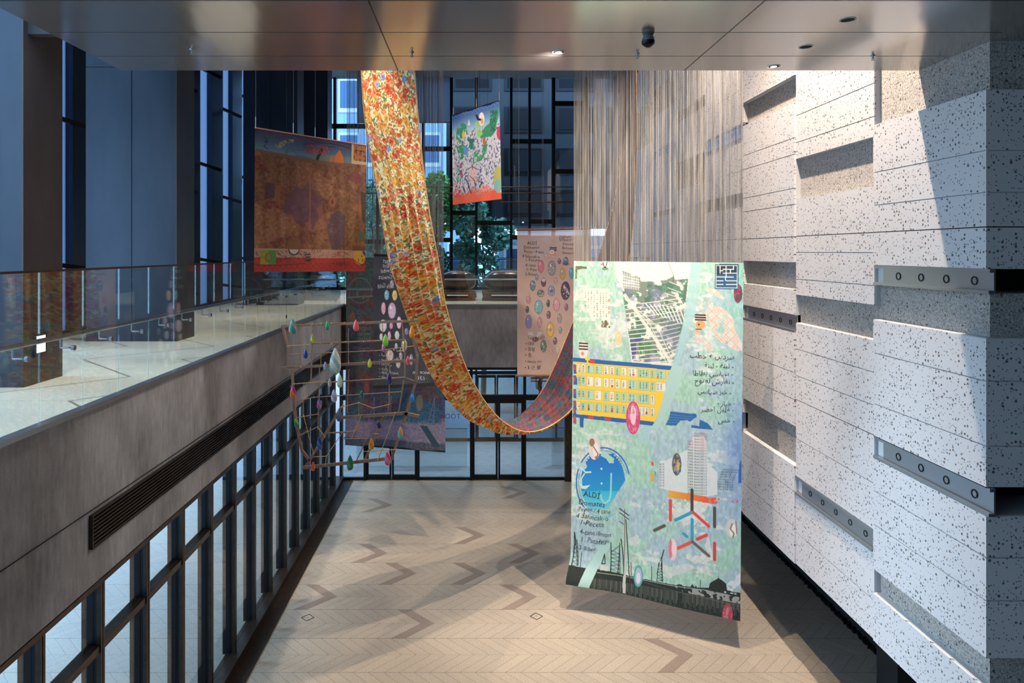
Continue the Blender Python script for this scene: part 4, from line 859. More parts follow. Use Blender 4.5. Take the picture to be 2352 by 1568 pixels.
def mast(x, y0, y1, w0, w1, n=6, wd=5):
    A.line([(x - w0, y0), (x - w1, y1)], wd, dk); A.line([(x + w0, y0), (x + w1, y1)], wd, dk)
    for k in range(n):
        f, g_ = k / n, (k + 1) / n; a0 = w0 + (w1 - w0) * f; a1 = w0 + (w1 - w0) * g_; ya, yb_ = y0 + (y1 - y0) * f, y0 + (y1 - y0) * g_
        A.line([(x - a0, ya), (x + a1, yb_)], wd * .55, dk); A.line([(x - a1, yb_), (x + a1, yb_)], wd * .6, dk)
mast(122, 850, 1055, 6, 26); A.line([(108, 790), (100, 1050)], 6, dk); A.line([(108, 790), (140, 1050)], 6, dk); A.line([(165, 958), (165, 1070)], 5, dk); A.line([(108, 790), (118, 860)], 9, dk)
mast(440, 940, 1125, 34, 38); A.line([(402, 880), (405, 1120)], 7, dk); A.line([(475, 885), (462, 1125)], 7, dk); A.line([(402, 960), (475, 900)], 4, dk); A.line([(485, 850), (500, 960), (510, 1130)], 8, dk); A.line([(350, 975), (330, 1050), (356, 1050), (352, 975)], 7, dk)
A.poly([(506, 605), (522, 605), (530, 1290), (506, 1288)], (198, 202, 196)); A.line([(514, 606), (514, 900), (508, 1150)], 4, dk); A.line([(524, 690), (552, 1120), (575, 1290)], 8, (60, 66, 56)); A.line([(472, 598), (548, 656)], 7, dk); A.line([(474, 632), (548, 688)], 6, dk); A.line([(474, 704), (506, 728)], 5, dk); A.line([(566, 1040), (570, 1150)], 5, dk)
A.line([(737, 1070), (737, 1180)], 5, dk); mast(805, 1040, 1185, 10, 24); A.line([(838, 935), (820, 1000), (826, 1190)], 8, dk); A.line([(815, 990), (780, 1130)], 3, dk)
A.poly([(325, 1062), (385, 1068), (385, 1110), (320, 1100)], (206, 210, 206), .9)
A.ell((629, 1150), 38, 88, (92, 172, 166)); A.ell((629, 1150), 27, 70, (178, 190, 214)); A.ell((629, 1165), 17, 44, (220, 224, 232))
A.ell((1356, 1462), 44, 88, (176, 60, 84)); A.ell((1356, 1462), 34, 76, (226, 130, 140), 0, .8, sm(n3, .4, .55)); [A.ell(q, 7, 7, (60, 150, 120)) for q in ((1378, 1412), (1334, 1420), (1356, 1468), (1340, 1490))]
big = empty('hanging_banner', P(1500, 600, 10.5), 'tall mint green collage banner with a yellow street map, its hem near the floor', 'banner')
A.mesh('printed_cloth', PRINT, big)
T1 = lambda p: (1290 + p[0] / 3.5636, 580 + p[1] / 3.5636); T2 = lambda p: (1290 + p[0] / 3.5636, 1000 + p[1] / 3.5636)
A.T = T1; A.lettering(kanji, 'map_lettering', 'ink', big, .003)
ar = [('سردين + حطب', 1412, 872, 64), ('- لبنة - لبنة', 1408, 948, 60), ('- سياسي بطاطا', 1402, 1012, 60), ('- نقارش لفتوح', 1410, 1076, 62), ('- خبز سياسي', 1388, 1160, 58), ('- خيار -', 1416, 1252, 56), ('- فلفل اخضر', 1408, 1306, 58), ('- خس', 1414, 1392, 62)]
A.lettering([(arabic(t_), x, y, h, dict(align='R', seed=i, rot=2, sx=.92)) for i, (t_, x, y, h) in enumerate(ar)], 'handwritten_lettering', 'ink', big, .003)
A.lettering([('字号名簿帳', 205 + k * 34, 330 + j * 0, 12, dict(hand=False)) for k in range(0) for j in range(1)] + [(r5.choice(KJ), 190 + c * 24 + (3 if c > 4 else 0), 318 + j * 17, 12, dict(hand=False)) for c in range(8) for j in range(13 if c > 2 else 9) if r5.random() < .8], 'paper_lettering', 'ink', big, .003)
A.T = T2
hw = [('ALDİ', 175, 495, 62), ('Domates', 135, 560, 62), ('Peynir /.4 tane', 135, 610, 54), ('4 Salıncak-o', 118, 668, 58), ('1-Pecete', 145, 726, 60), ('4-tane:ilimon', 145, 800, 58), ('suyu', 300, 872, 50), ('1. Patates', 150, 866, 58), ('2-Biber', 140, 930, 48)]
A.lettering([(t_, x, y, h, dict(seed=i, rot=8, slant=.1, sx=.95 if i not in (2, 5) else .84)) for i, (t_, x, y, h) in enumerate(hw)], 'handwritten_lettering', 'ink', big, .003)
red, grn, blk = [], [], []
for k in range(22):
    y = -30 + k * 23.4; tgt = red if k < 6 else (grn if k > 18 else blk)
    tgt.append(('AutoCAD LT', 1086 - (0 if k < 14 else 2), y + 16, 21, dict(hand=False, rot=3, sx=.93)))
    if k > 2: tgt.append((('283', '229', '221', '217', '218', '242', '185')[k % 7] + 'KB', 1030, y + 12, 19, dict(hand=False, rot=3, sx=.9)))
for k in range(9): blk.append(('09/07/14 午前 11:%02d' % (50 - k * 2), 1278 + max(0, 5 - k) * 8 * (k < 5), 352 + k * 20 - (90 if k < 0 else 0) - 70, 18, dict(hand=False, rot=3, sx=.84)))
for k in range(9): blk.append(('%02d 14' % (k * 3), 800, 240 + k * 22, 19, dict(hand=False, sx=.9)))
A.lettering(red, 'red_list_lettering', 'inkred', big, .003); A.lettering(grn, 'green_list_lettering', 'inkgreen', big, .003); A.lettering(blk, 'file_list_lettering', 'ink', big, .003)
z0 = A.C[0]; z1 = A.C[1]
threads('warp_threads', A.C[0], A.C[1], 12.0, 260, .0032, 'yarn', big, 5)
threads('warp_threads', A.C[0] + Vector((.03, .05, 0)), A.C[1] + Vector((.03, .05, 0)), 12.0, 80, .0028, 'yarn', big, 6, 2)

# ---- red, brown and blue tapestry
B = Cloth([(585.5, 293), (842, 334), (838.6, 623), (583.5, 624.5)], [10, 11.55, 11.55, 10], 270, 330, 2, lambda u, v: np.c_[np.zeros_like(u), .012 * np.sin(u * 22) * (v > .05), np.zeros_like(u)])
B.T = lambda p: (560 + p[0] / 3.919, 260 + p[1] / 3.919); W_, H_ = B.W, B.H; U_, V_ = np.meshgrid(np.linspace(0, 1, W_), np.linspace(0, 1, H_))
m1 = vnoise(H_, W_, 40, 21, 4); m2 = vnoise(H_, W_, 60, 22, 4); m3 = vnoise(H_, W_, 5, 23, 2); br = np.array((122, 80, 58.)) + (np.array((142, 92, 46.)) - np.array((122, 80, 58.))) * V_[..., None]
br = br + (np.array((118, 48, 42)) - br) * (sm(m1, .45, .62) * (1 - U_ * 1.3).clip(0, 1))[..., None]; br = br + (np.array((178, 122, 90)) - br) * (sm(m2, .66, .72) * .6)[..., None]; br += ((m3 - .5) * 36)[..., None] + (9 * np.sin(U_ * 60))[..., None]; B.img = br
mv = (104, 66, 94)
B.poly([(470, 640), (520, 690), (580, 600), (640, 650), (700, 760), (690, 930), (620, 1050), (590, 950), (520, 1000), (470, 990), (420, 900), (350, 900), (370, 820), (430, 700)], mv, .75, sm(m1 + .2 * m3, .4, .55)); B.poly([(780, 920), (850, 870), (910, 920), (905, 1230), (790, 1230), (740, 1040)], (72, 60, 100), .7, sm(m3, .2, .5)); B.poly([(200, 620), (280, 640), (280, 760), (180, 780)], (74, 42, 76), .7)
B.poly([(190, 900), (260, 900), (250, 1200), (200, 1130)], (168, 116, 80), .7, sm(m3, .2, .5)); B.poly([(290, 660), (330, 650), (330, 860), (270, 780)], (160, 98, 66), .7); B.poly([(590, 560), (602, 560), (600, 1050), (588, 1050)], (176, 106, 82), .7); B.poly([(920, 970), (1000, 970), (990, 1150), (940, 1140)], (170, 116, 66), .6, sm(m3, .3, .5)); B.poly([(1015, 1060), (1085, 1070), (1080, 1165), (1030, 1130)], (86, 104, 62), .9); B.ell((188, 555), 26, 28, (120, 128, 96), 0, .7, sm(m3, .3, .5))
B.poly([(760, 790), (800, 735), (832, 780), (820, 840), (770, 835)], (184, 112, 92), .7); B.poly([(785, 790), (800, 770), (806, 810), (786, 826)], (120, 48, 44)); B.poly([(920, 580), (990, 520), (1040, 550), (1068, 610), (1010, 640), (940, 600)], (124, 60, 66), .7); B.poly([(700, 830), (720, 930), (680, 950), (650, 860)], (164, 96, 74), .6); B.poly([(640, 980), (720, 960), (740, 1230), (660, 1220)], (168, 110, 70), .5, sm(m3, .3, .6)); B.poly([(1035, 750), (1065, 870), (1055, 960), (1025, 900)], (170, 106, 60), .8); B.poly([(1050, 700), (1095, 720), (1090, 1000), (1060, 960)], (74, 60, 46), .9)
B.poly([(100, 128), (1110, 295), (1105, 470), (850, 450), (600, 415), (300, 365), (110, 320)], (86, 124, 160)); 
for k in range(24): f = k / 23; B.poly([(100, 128 + 190 * f), (1106, 290 + 170 * f), (1106, 290 + 170 * (f + .06)), (100, 128 + 190 * (f + .06))], tuple(np.array((38, 50, 96)) * (1 - f) + np.array((96, 142, 174)) * f))
B.poly([(110, 318), (300, 360), (600, 412), (850, 450), (970, 455), (970, 480), (600, 450), (110, 345)], (130, 92, 66)); B.poly([(560, 350), (960, 400), (960, 455), (620, 420)], (120, 132, 128), .8)
for k in range(13):
    x = 150 + k * 62; y = 178 + k * 10; B.line([(x, y - 24), (x + 24, y), (x, y + 24), (x - 24, y), (x, y - 24)], 5, (96, 72, 104)); B.line([(x, y - 11), (x + 11, y), (x, y + 11), (x - 11, y), (x, y - 11)], 4, (96, 72, 104)); B.line([(x + 31, y - 22), (x + 34, y + 34)], 4, (90, 72, 106))
B.poly([(285, 290), (380, 240), (460, 235), (440, 265), (380, 270), (350, 320), (300, 310)], (188, 176, 118), .8, sm(m3, .3, .5)); B.poly([(760, 430), (790, 380), (800, 400), (790, 440)], (216, 120, 40)); B.poly([(805, 440), (815, 390), (862, 330), (895, 400), (900, 452)], (222, 118, 36))
B.line([(700, 330), (680, 370), (660, 415)], 22, (24, 22, 24)); B.line([(180, 215), (210, 235), (185, 260), (215, 255), (180, 300), (215, 325)], 6, (26, 26, 36)); B.line([(640, 260), (780, 275), (900, 300), (960, 330)], 9, (26, 30, 50)); B.line([(370, 360), (460, 330), (560, 340), (620, 372)], 3, (50, 60, 90)); B.line([(380, 345), (420, 310), (480, 380), (560, 395)], 3, (50, 60, 90))
B.poly([(968, 268), (1112, 292), (1104, 468), (966, 455)], (222, 190, 150)); B.poly([(985, 280), (1106, 298), (1100, 440), (985, 426)], (170, 120, 78)); B.poly([(985, 280), (1106, 298), (1100, 440), (985, 426)], (60, 70, 66), .8, sm(vnoise(H_, W_, 6, 41, 2), .5, .58)); B.poly([(985, 280), (1106, 298), (1100, 440), (985, 426)], (206, 110, 50), .9, sm(vnoise(H_, W_, 7, 42, 2), .56, .62))
B.poly([(90, 1212), (1095, 1235), (1092, 1300), (90, 1310)], (196, 150, 134)); B.poly([(90, 1295), (1095, 1305), (1095, 1440), (90, 1440)], (186, 46, 34)); 
for k in range(21): x = 110 + k * 49; B.line([(x, 1345), (x + 24, 1375), (x, 1405), (x - 24, 1375), (x, 1345)], 5, (146, 34, 30))
rr5 = random.Random(8)
for k in range(70): x = rr5.uniform(100, 620); y = rr5.uniform(1225, 1330); B.line([(x, y), (x + rr5.uniform(10, 36), y + rr5.uniform(8, 30))], 3, (56, 36, 34))
for k in range(34): x = rr5.uniform(640, 960); y = rr5.uniform(1240, 1300); B.line([(x, y), (x + rr5.uniform(-40, 40), y + rr5.uniform(-14, 24))], 3, (166, 34, 36))
B.line([(110, 1365), (330, 1366), (540, 1352)], 5, (52, 26, 26)); B.line([(330, 1330), (420, 1295), (500, 1305)], 4, (52, 26, 26))
B.poly([(148, 1232), (220, 1232), (220, 1358), (148, 1358)], (160, 160, 44)); B.poly([(220, 1232), (291, 1232), (291, 1356), (220, 1358)], (62, 160, 74)); B.ell((222, 1297), 34, 44, (176, 70, 52)); B.ell((222, 1297), 20, 32, (88, 164, 66)); B.line([(148, 1294), (190, 1298)], 5, (150, 60, 50)); B.line([(255, 1295), (291, 1292)], 5, (150, 60, 50))
B.ell((450, 1215), 52, 64, (40, 34, 32)); B.ell((450, 1215), 42, 52, (208, 196, 186)); B.poly([(90, 1100), (560, 1100), (560, 1224), (90, 1216)], (120, 66, 44), 0); B.poly([(395, 1140), (505, 1142), (505, 1226), (395, 1222)], (132, 84, 46))
B.ell((1042, 1282), 58, 78, (222, 168, 46)); B.poly([(975, 1190), (1095, 1200), (1095, 1238), (975, 1234)], (110, 70, 44)); B.poly([(1060, 1240), (1092, 1240), (1092, 1290), (1078, 1275)], (50, 66, 120)); B.line([(996, 1320), (1020, 1345), (1060, 1360), (1092, 1356)], 5, (60, 40, 30)); [B.line([(x, 1310), (x, 1338)], 5, (70, 44, 20)) for x in (1030, 1066, 1082)]; B.ell((1060, 1285), 5, 9, (60, 40, 20))
tb = empty('hanging_tapestry', P(712, 300, 10.7), 'dark red and brown figured tapestry with a blue upper band, hanging above the side railing', 'tapestry')
B.img = B.img * .78; B.mesh('woven_cloth', PRINT, tb)
B.lettering([('KYOTO  JAPAN', 556, 306, 46, dict(mirror=True, rot=7, hand=False, sx=.62)), ('TAKASHIMAYA', 540, 352, 60, dict(mirror=True, rot=7, hand=False, sx=.55))], 'red_lettering', 'inkred', tb)
B.lettering([('羊', 545, 1345, 110, dict(sx=.6)), ('り', 600, 1260, 50), ('い', 650, 1255, 44), ('十五猫多口', 790, 1368, 40, dict(sx=.8))], 'brush_lettering', 'ink', tb)
b = MB()
for px, py, Y, pt in ((587.5, 293, 10.02, 160), (724, 316, 10.85, 160), (674, 306, 10.6, 160)):
    q = P(px, py, Y); b.bar(q, (q.x, q.y, 12), .006, .006, 'rope', 6); b.bar(q, q + Vector((0, 0, .16)), .014, .014, 'steel', 8)
b.build('suspension_cable', tb); b = MB(); b.bar(B.C[0] + Vector((0, 0, .0)), B.C[1], .02, .02, mat('pink_rod', (196, 130, 118), .6), 8); b.build('top_rod', tb)

# ---- small blue and green tapestry
D = Cloth([(1038, 265), (1147, 231), (1152, 457), (1040, 470)], [12.2, 11, 11, 12.2], 150, 280, 3, lambda u, v: np.c_[np.zeros_like(u), .01 * np.sin(u * 18), np.zeros_like(u)])
D.T = lambda p: (1020 + p[0] / 6.033, 220 + p[1] / 6.031); W_, H_ = D.W, D.H; U_, V_ = np.meshgrid(np.linspace(0, 1, W_), np.linspace(0, 1, H_)); k1 = vnoise(H_, W_, 22, 51, 3); k3 = vnoise(H_, W_, 3.2, 52, 2, .8, 1.6)
im = np.ones((H_, W_, 3)) * np.array((202, 204, 214.)); im = im + (np.array((70, 70, 100)) - im) * (sm(k3, .6, .7) * .75)[..., None]; t_ = sm(V_, .02, .2)[..., None]; im = (np.array((52, 88, 150)) * (1 - t_) + np.array((150, 190, 214)) * t_) * sm(.26 - V_, 0, .08)[..., None] + im * (1 - sm(.26 - V_, 0, .08))[..., None]; im = im + (np.array((232, 96, 66)) - im) * (sm(V_ + .08 * k1, .90, .97))[..., None]; D.img = im
for k in range(13): x = 130 + k * 52; y = 285 - k * 16; D.line([(x, y - 28), (x + 22, y), (x, y + 28), (x - 22, y), (x, y - 28)], 5, (110, 148, 190))
gt = sm(k1 + .4 * (k3 - .5), .3, .42); G1 = (50, 140, 96)
D.poly([(185, 420), (250, 370), (310, 400), (330, 560), (420, 620), (500, 560), (560, 430), (630, 370), (640, 200), (700, 150), (760, 170), (750, 280), (700, 500), (620, 600), (580, 760), (540, 860), (420, 930), (390, 880), (360, 760), (290, 900), (220, 880), (170, 700), (170, 500)], G1, .95, gt); D.poly([(300, 600), (520, 560), (560, 700), (400, 880), (340, 700)], (36, 98, 112), .85, sm(k1, .46, .56)); D.poly([(640, 200), (740, 190), (700, 480), (640, 500)], (30, 96, 80), .9, sm(k3, .4, .5)); D.poly([(430, 370), (500, 340), (510, 470), (540, 520), (470, 600), (430, 520)], (150, 204, 104), .9, sm(k3, .3, .4)); D.poly([(450, 640), (520, 700), (530, 860), (400, 920), (380, 800)], (74, 172, 98), .8, gt); D.poly([(170, 1060), (260, 880), (240, 1180), (180, 1210)], (60, 150, 100), .9, sm(k3, .3, .45)); D.poly([(210, 920), (260, 890), (260, 1120), (220, 1110)], (176, 60, 120), .8, sm(k3, .4, .5))
D.ell((520, 320), 38, 90, (236, 220, 214)); D.ell((525, 350), 20, 40, (224, 160, 110)); D.line([(450, 270), (470, 320), (500, 330)], 26, (24, 26, 34)); D.ell((272, 540), 22, 45, (216, 184, 84)); D.ell((555, 620), 20, 50, (206, 80, 60)); D.ell((770, 510), 44, 100, (196, 44, 84)); D.ell((300, 750), 34, 66, (90, 140, 206)); D.poly([(345, 320), (365, 400), (325, 410)], (210, 210, 230)); D.ell((745, 1150), 64, 190, (180, 180, 110)); D.ell((745, 1240), 56, 90, (120, 188, 190), 0, .8); D.ell((400, 1090), 56, 140, (236, 186, 176), 0, .7)
D.line([(270, 1100), (320, 1010), (390, 970), (460, 1010)], 7, (30, 28, 36)); D.line([(390, 950), (395, 1010)], 7, (30, 28, 36)); D.line([(320, 1170), (350, 1270), (375, 1345)], 11, (30, 28, 36)); D.line([(365, 1110), (420, 1160), (440, 1290)], 7, (30, 28, 36)); D.line([(490, 1100), (480, 1180), (520, 1190), (490, 1260), (530, 1200)], 9, (30, 28, 36)); D.line([(500, 970), (515, 1010), (500, 1030)], 8, (40, 40, 90)); D.poly([(150, 1190), (240, 1180), (240, 1400), (150, 1400)], (200, 60, 70), .8, sm(k3, .5, .6)); D.line([(255, 1165), (500, 1340)], 4, (120, 120, 140)); D.line([(270, 1270), (290, 1340)], 10, (40, 36, 40))
td = empty('hanging_tapestry', P(1095, 245, 11.6), 'small bright tapestry of green foliage on white under a blue top band', 'tapestry'); D.mesh('woven_cloth', PRINT, td); b = MB()
for px, py, Y in ((1041, 264, 12.15), (1094, 246, 11.6), (1146, 231, 11.02)): q = P(px, py, Y); b.bar(q, (q.x, q.y, 12), .007, .007, 'rope', 6); b.bar(q, q + Vector((0, 0, .14)), .016, .016, 'steel', 8)
b.build('suspension_cable', td); MB().bar(D.C[0], D.C[1], .018, .018, 'bronze', 8).build('top_rod', td)

# ---- teal banner with its own threads
E_ = Cloth([(795, 592), (1020, 590), (1023, 1037), (793, 1020)], [13.5, 13.0, 13.0, 13.5], 230, 440, 4, lambda u, v: np.c_[np.zeros_like(u), .02 * np.sin(u * 9 + v * 4), np.zeros_like(u)])
E_.T = lambda p: (780 + p[0] / 3.2, 560 + p[1] / 3.2); W_, H_ = E_.W, E_.H; U_, V_ = np.meshgrid(np.linspace(0, 1, W_), np.linspace(0, 1, H_)); k1 = vnoise(H_, W_, 50, 61, 4); k3 = vnoise(H_, W_, 3, 62, 2)
im = np.array((70, 88, 92.)) + (np.array((38, 84, 112.)) - np.array((70, 88, 92.))) * sm(V_ * .6 + U_ * .6, .5, 1.0)[..., None]; im = im + (np.array((104, 62, 66)) - im) * (sm(k1, .5, .64) * .65)[..., None]; im = im + (np.array((66, 48, 90)) - im) * (sm(vnoise(H_, W_, 40, 63, 3), .55, .68) * .6)[..., None]; im = im + (np.array((148, 126, 148)) - im) * (sm(V_ + .05 * k1, .86, .88) * .8)[..., None]; im = im + (np.array((60, 70, 84)) - im) * sm(V_, .955, .965)[..., None] * .8; im += ((k3 - .5) * 30)[..., None]; E_.img = im
E_.line([(60 + 0, 330), (240, 330)], 16, (96, 128, 140)); E_.line([(60, 390), (240, 380)], 12, (96, 128, 140)); E_.line([(150 + 84 * math.cos(t), 340 + 90 * math.sin(t)) for t in np.linspace(3.3, 9.2, 40)], 6, (96, 128, 140), .8); E_.line([(130, 380), (130, 350)], 10, (96, 128, 140)); E_.line([(180, 380), (175, 400)], 10, (96, 128, 140))
for x, y in ((640, 1310), (200, 1310), (320, 1300), (460, 1300)):
    E_.line([(x + 58, y - 190), (x + 10, y), (x + 50, y), (x + 58, y - 190)], 4, (150, 132, 150), .7); [E_.line([(x + 20, y - 30 - 40 * j), (x + 55, y - 10 - 40 * j)], 3, (150, 132, 150), .7) for j in range(4)]
E_.ell((585, 1160), 26, 60, (120, 112, 96)); E_.ell((200, 1050), 20, 42, (156, 76, 60), 0, .8); E_.ell((95, 530), 20, 34, (140, 86, 60), 0, .8); E_.poly([(590, 1330), (640, 1330), (740, 1490), (690, 1490)], (34, 70, 84)); E_.poly([(100, 1335), (150, 1310), (160, 1350), (120, 1370)], (190, 112, 110), .7); [E_.poly([(x, y), (x + 90, y), (x + 90, y + 90), (x, y + 90)], (134, 70, 56), .6, sm(k3, .3, .5)) for x, y in ((180, 930), (160, 1130), (110, 920))]
te = empty('hanging_banner', P(908, 592, 13.2), 'dark teal and plum banner with faint cranes, hanging by bare threads in the rear corner', 'banner'); E_.mesh('printed_cloth', PRINT, te)
E_.lettering([('Joghurt', 100 + 0, 625, 44, dict(mirror=True, seed=1)), ('Schwarzbrot', 90, 665, 44, dict(mirror=True, seed=2, sx=.8)), ('Butter', 120, 700, 44, dict(mirror=True, seed=3)), ('Gewürze', 95, 770, 42, dict(mirror=True, seed=4))], 'handwritten_lettering', mat('faint_ink', (120, 136, 138), .8), te)
MB().bar(E_.C[3], E_.C[2], .03, .03, 'black', 8).build('bottom_rod', te)
threads('warp_threads', E_.C[0], E_.C[1], 12.0, 190, .0034, 'yarn2', te, 15)

# ---- black sheet of painted nails, printed in reverse
K = Cloth([(859, 584), (1000, 592), (997, 883), (857, 890)], [11.8, 12.07, 12.07, 11.8], 150, 310, 5)
K.T = lambda p: (780 + p[0] / 3.2, 560 + p[1] / 3.2); W_, H_ = K.W, K.H; K.img = np.ones((H_, W_, 3)) * np.array((44, 48, 62.)) + ((vnoise(H_, W_, 40, 71, 3) - .5) * 24)[..., None]
K.poly([(240, 70), (720, 90), (720, 104), (240, 88)], (14, 14, 16)); K.poly([(240, 1040), (720, 1018), (720, 1036), (240, 1056)], (12, 12, 14))
for (x, y, rx, ry, c, st) in ((388, 295, 16, 30, (150, 150, 180), None), (349, 378, 18, 38, (122, 196, 216), None), (408, 380, 19, 39, (228, 196, 110), (170, 170, 200)), (325, 475, 17, 46, (226, 170, 206), None), (388, 492, 30, 60, (200, 180, 220), None), (322, 603, 28, 46, (226, 214, 236), None), (382, 603, 13, 24, (206, 150, 206), None), (440, 580, 17, 46, (222, 190, 226), None), (309, 684, 14, 26, (214, 204, 224), None), (368, 676, 13, 34, (206, 160, 206), None), (425, 672, 17, 32, (190, 206, 214), None), (325, 760, 14, 34, (206, 92, 150), None), (419, 752, 11, 24, (150, 182, 196), None), (373, 820, 28, 42, (190, 170, 178), None), (452, 820, 13, 26, (150, 140, 170), None), (434, 880, 17, 32, (160, 170, 184), None), (478, 745, 22, 48, (160, 156, 120), None), (494, 645, 14, 28, (110, 120, 150), None), (528, 850, 14, 42, (130, 130, 160), None)): K.nail((x, y), rx, ry, c, star=st, glit=9 if rx > 16 and st is None else 3)
tk = empty('nail_print_sheet', P(928, 586, 11.9), 'black sheet printed with pale nails and reversed white handwriting, before the teal banner', 'hanging print'); K.mesh('printed_cloth', PRINT, tk)
K.lettering([('Jogurt', 320, 140, 50, dict(mirror=True, sx=.5, seed=1)), ('Brot', 318, 175, 46, dict(mirror=True, sx=.6, seed=2)), ('Zwiebel', 305, 212, 46, dict(mirror=True, sx=.55, seed=3)), ('Gewürz', 285, 260, 46, dict(mirror=True, sx=.7, seed=4)), ('Seife Gold', 282, 326, 48, dict(mirror=True, sx=.6, seed=5))] +
    [(arabic(t_), 292, y, 36, dict(mirror=True, sx=.8, seed=i)) for i, (t_, y) in enumerate((('- سردين + حطب', 792), ('- لبنة لبنة', 828), ('- سياسي بطاطا', 860), ('- نقارش', 892), ('- خيار', 926), ('- فلفل اخضر', 955), ('- خس', 985)))] + [('twice on', 540, 955, 40, dict(mirror=True, seed=9)), ('·131', 580, 1000, 40, dict(mirror=True, seed=10))], 'handwritten_lettering', 'inkwhite', tk)
b = MB(); b.bar(K.C[0], K.C[1], .03, .03, 'black', 8); b.bar(K.C[3], K.C[2], .03, .03, 'black', 8); b.build('end_rod', tk); b = MB()
for q in (K.C[0], K.C[1]): b.bar(q, (q.x, q.y, 12), .006, .006, 'rope', 6)
b.build('suspension_cable', tk)

# ---- pink sheet of painted nails
N = Cloth([(1188, 528), (1356, 524), (1356, 862), (1188, 862)], [14.5] * 4, 190, 370, 6)
N.T = lambda p: (1170 + p[0] / 3.918, 500 + p[1] / 3.92); W_, H_ = N.W, N.H; U_, V_ = np.meshgrid(np.linspace(0, 1, W_), np.linspace(0, 1, H_)); N.img = np.ones((H_, W_, 3)) * np.array((214, 184, 172.)) + ((vnoise(H_, W_, 60, 81, 3) - .5) * 12)[..., None]
for (x, y, rx, ry, c, kw) in ((283, 438, 28, 57, (236, 134, 150), {}), (380, 455, 35, 68, (178, 162, 160), dict(glit=14)), (448, 392, 15, 26, (120, 104, 150), dict(glit=6)), (507, 392, 23, 40, (124, 134, 156), dict(glit=8)), (477, 503, 25, 53, (226, 180, 90), dict(star=(150, 156, 200))), (558, 500, 22, 52, (112, 180, 186), {}), (246, 537, 15, 27, (140, 164, 180), {}), (307, 580, 23, 42, (150, 76, 92), dict(tip=(236, 226, 224))), (415, 567, 17, 28, (222, 168, 160), dict(glit=5)), (210, 611, 25, 48, (128, 138, 150), dict(glit=12)), (376, 659, 32, 48, (168, 168, 194), dict(star=(110, 110, 140))), (503, 657, 42, 84, (108, 72, 100), dict(glit=26)), (281, 680, 32, 34, (124, 124, 118), dict(glit=12)), (173, 738, 22, 36, (204, 152, 156), {}), (262, 803, 38, 64, (142, 194, 202), dict(glit=6)), (348, 770, 16, 35, (104, 100, 100), dict(glit=6)), (422, 781, 30, 60, (232, 172, 182), {}), (511, 804, 17, 34, (172, 112, 150), dict(glit=4)), (162, 825, 16, 30, (94, 92, 124), dict(glit=6)), (352, 873, 19, 36, (136, 104, 110), dict(glit=7)), (450, 905, 21, 44, (172, 162, 160), dict(glit=7)), (174, 936, 28, 62, (160, 158, 200), {}), (273, 942, 20, 48, (210, 152, 162), dict(glit=5)), (366, 1007, 33, 68, (234, 186, 84), dict(star=(150, 150, 190))), (457, 1012, 16, 30, (134, 162, 176), {}), (306, 1155, 28, 56, (120, 146, 128), dict(glit=14)), (410, 1108, 18, 34, (128, 104, 118), dict(glit=6)), (369, 1195, 15, 27, (226, 176, 168), dict(glit=4)), (430, 1188, 16, 34, (214, 206, 190), {}), (330, 346, 14, 22, (224, 184, 172), dict(glit=4)), (232, 1095, 27, 22, (150, 96, 96), {}), (176, 696, 10, 20, (222, 168, 166), {})): N.nail((x, y), rx, ry, c, **kw)
stripe_nail(N, (392, 302), 30, 46, (232, 150, 130)); N.ell((382, 308), 20, 20, (240, 240, 246)); N.ell((382, 308), 9, 9, (232, 160, 150)); N.poly([(165, 1030), (230, 1020), (300, 1030), (280, 1070), (180, 1075)], (226, 214, 206), .9); N.ell((232, 1035), 20, 28, (206, 180, 172)); [N.line([(174 - 22, 905 + 18 * j), (174 + 22, 905 + 18 * j)], 4, (120, 120, 170)) for j in range(5)]
tn = empty('nail_print_sheet', P(1270, 526, 14.5), 'pale pink sheet printed with painted nails and a handwritten shopping list', 'hanging print'); N.img = N.img * 1.1; N.mesh('printed_cloth', PRINTS, tn)
N.lettering([('ALDİ', 160, 240, 38), ('Domates', 128, 278, 38), ('Peynir /.4 tane', 132, 316, 36, dict(sx=.84, rot=1)), ('4 Salıncak-o', 114, 356, 38, dict(sx=.86, rot=3)), ('1-Pecete', 142, 392, 36), ('4: tane', 142, 438, 36), ('1: Pate', 148, 476, 36), ('2-Biber', 140, 518, 36), ('Joghurt', 448, 180, 36), ('Schwarz', 444, 208, 34), ('Zwiebel', 474, 246, 34), ('Bohnen', 474, 282, 32), ('Gewürz', 472, 326, 34), ('Seife', 474, 424, 34), ('12/10 (금)', 162, 1092, 46, dict(sx=.8)), ('• 대추', 138, 1144, 36), ('• 콩팥', 138, 1196, 38), ('• 손', 138, 1250, 42), ('• twice on', 138, 1304, 36), ('• 3 근 팔', 134, 1362, 42)], 'handwritten_lettering', 'ink', tn, .006)
N.line([(130, 246), (240, 246), (345, 228)], 3, (60, 60, 66)); 
b = MB(); b.bar(N.C[0] + Vector((-.02, -.01, 0)), N.C[1], .05, .03, 'timber', 8); b.bar(N.C[3] + Vector((-.02, -.01, 0)), N.C[2], .045, .03, 'timber', 8); b.build('end_rod', tn); b = MB()
for px in (1192, 1248, 1330): q = P(px, 527, 14.5); b.bar(q, (q.x, q.y, 12), .006, .006, 'rope', 6)
b.build('suspension_cable', tn)

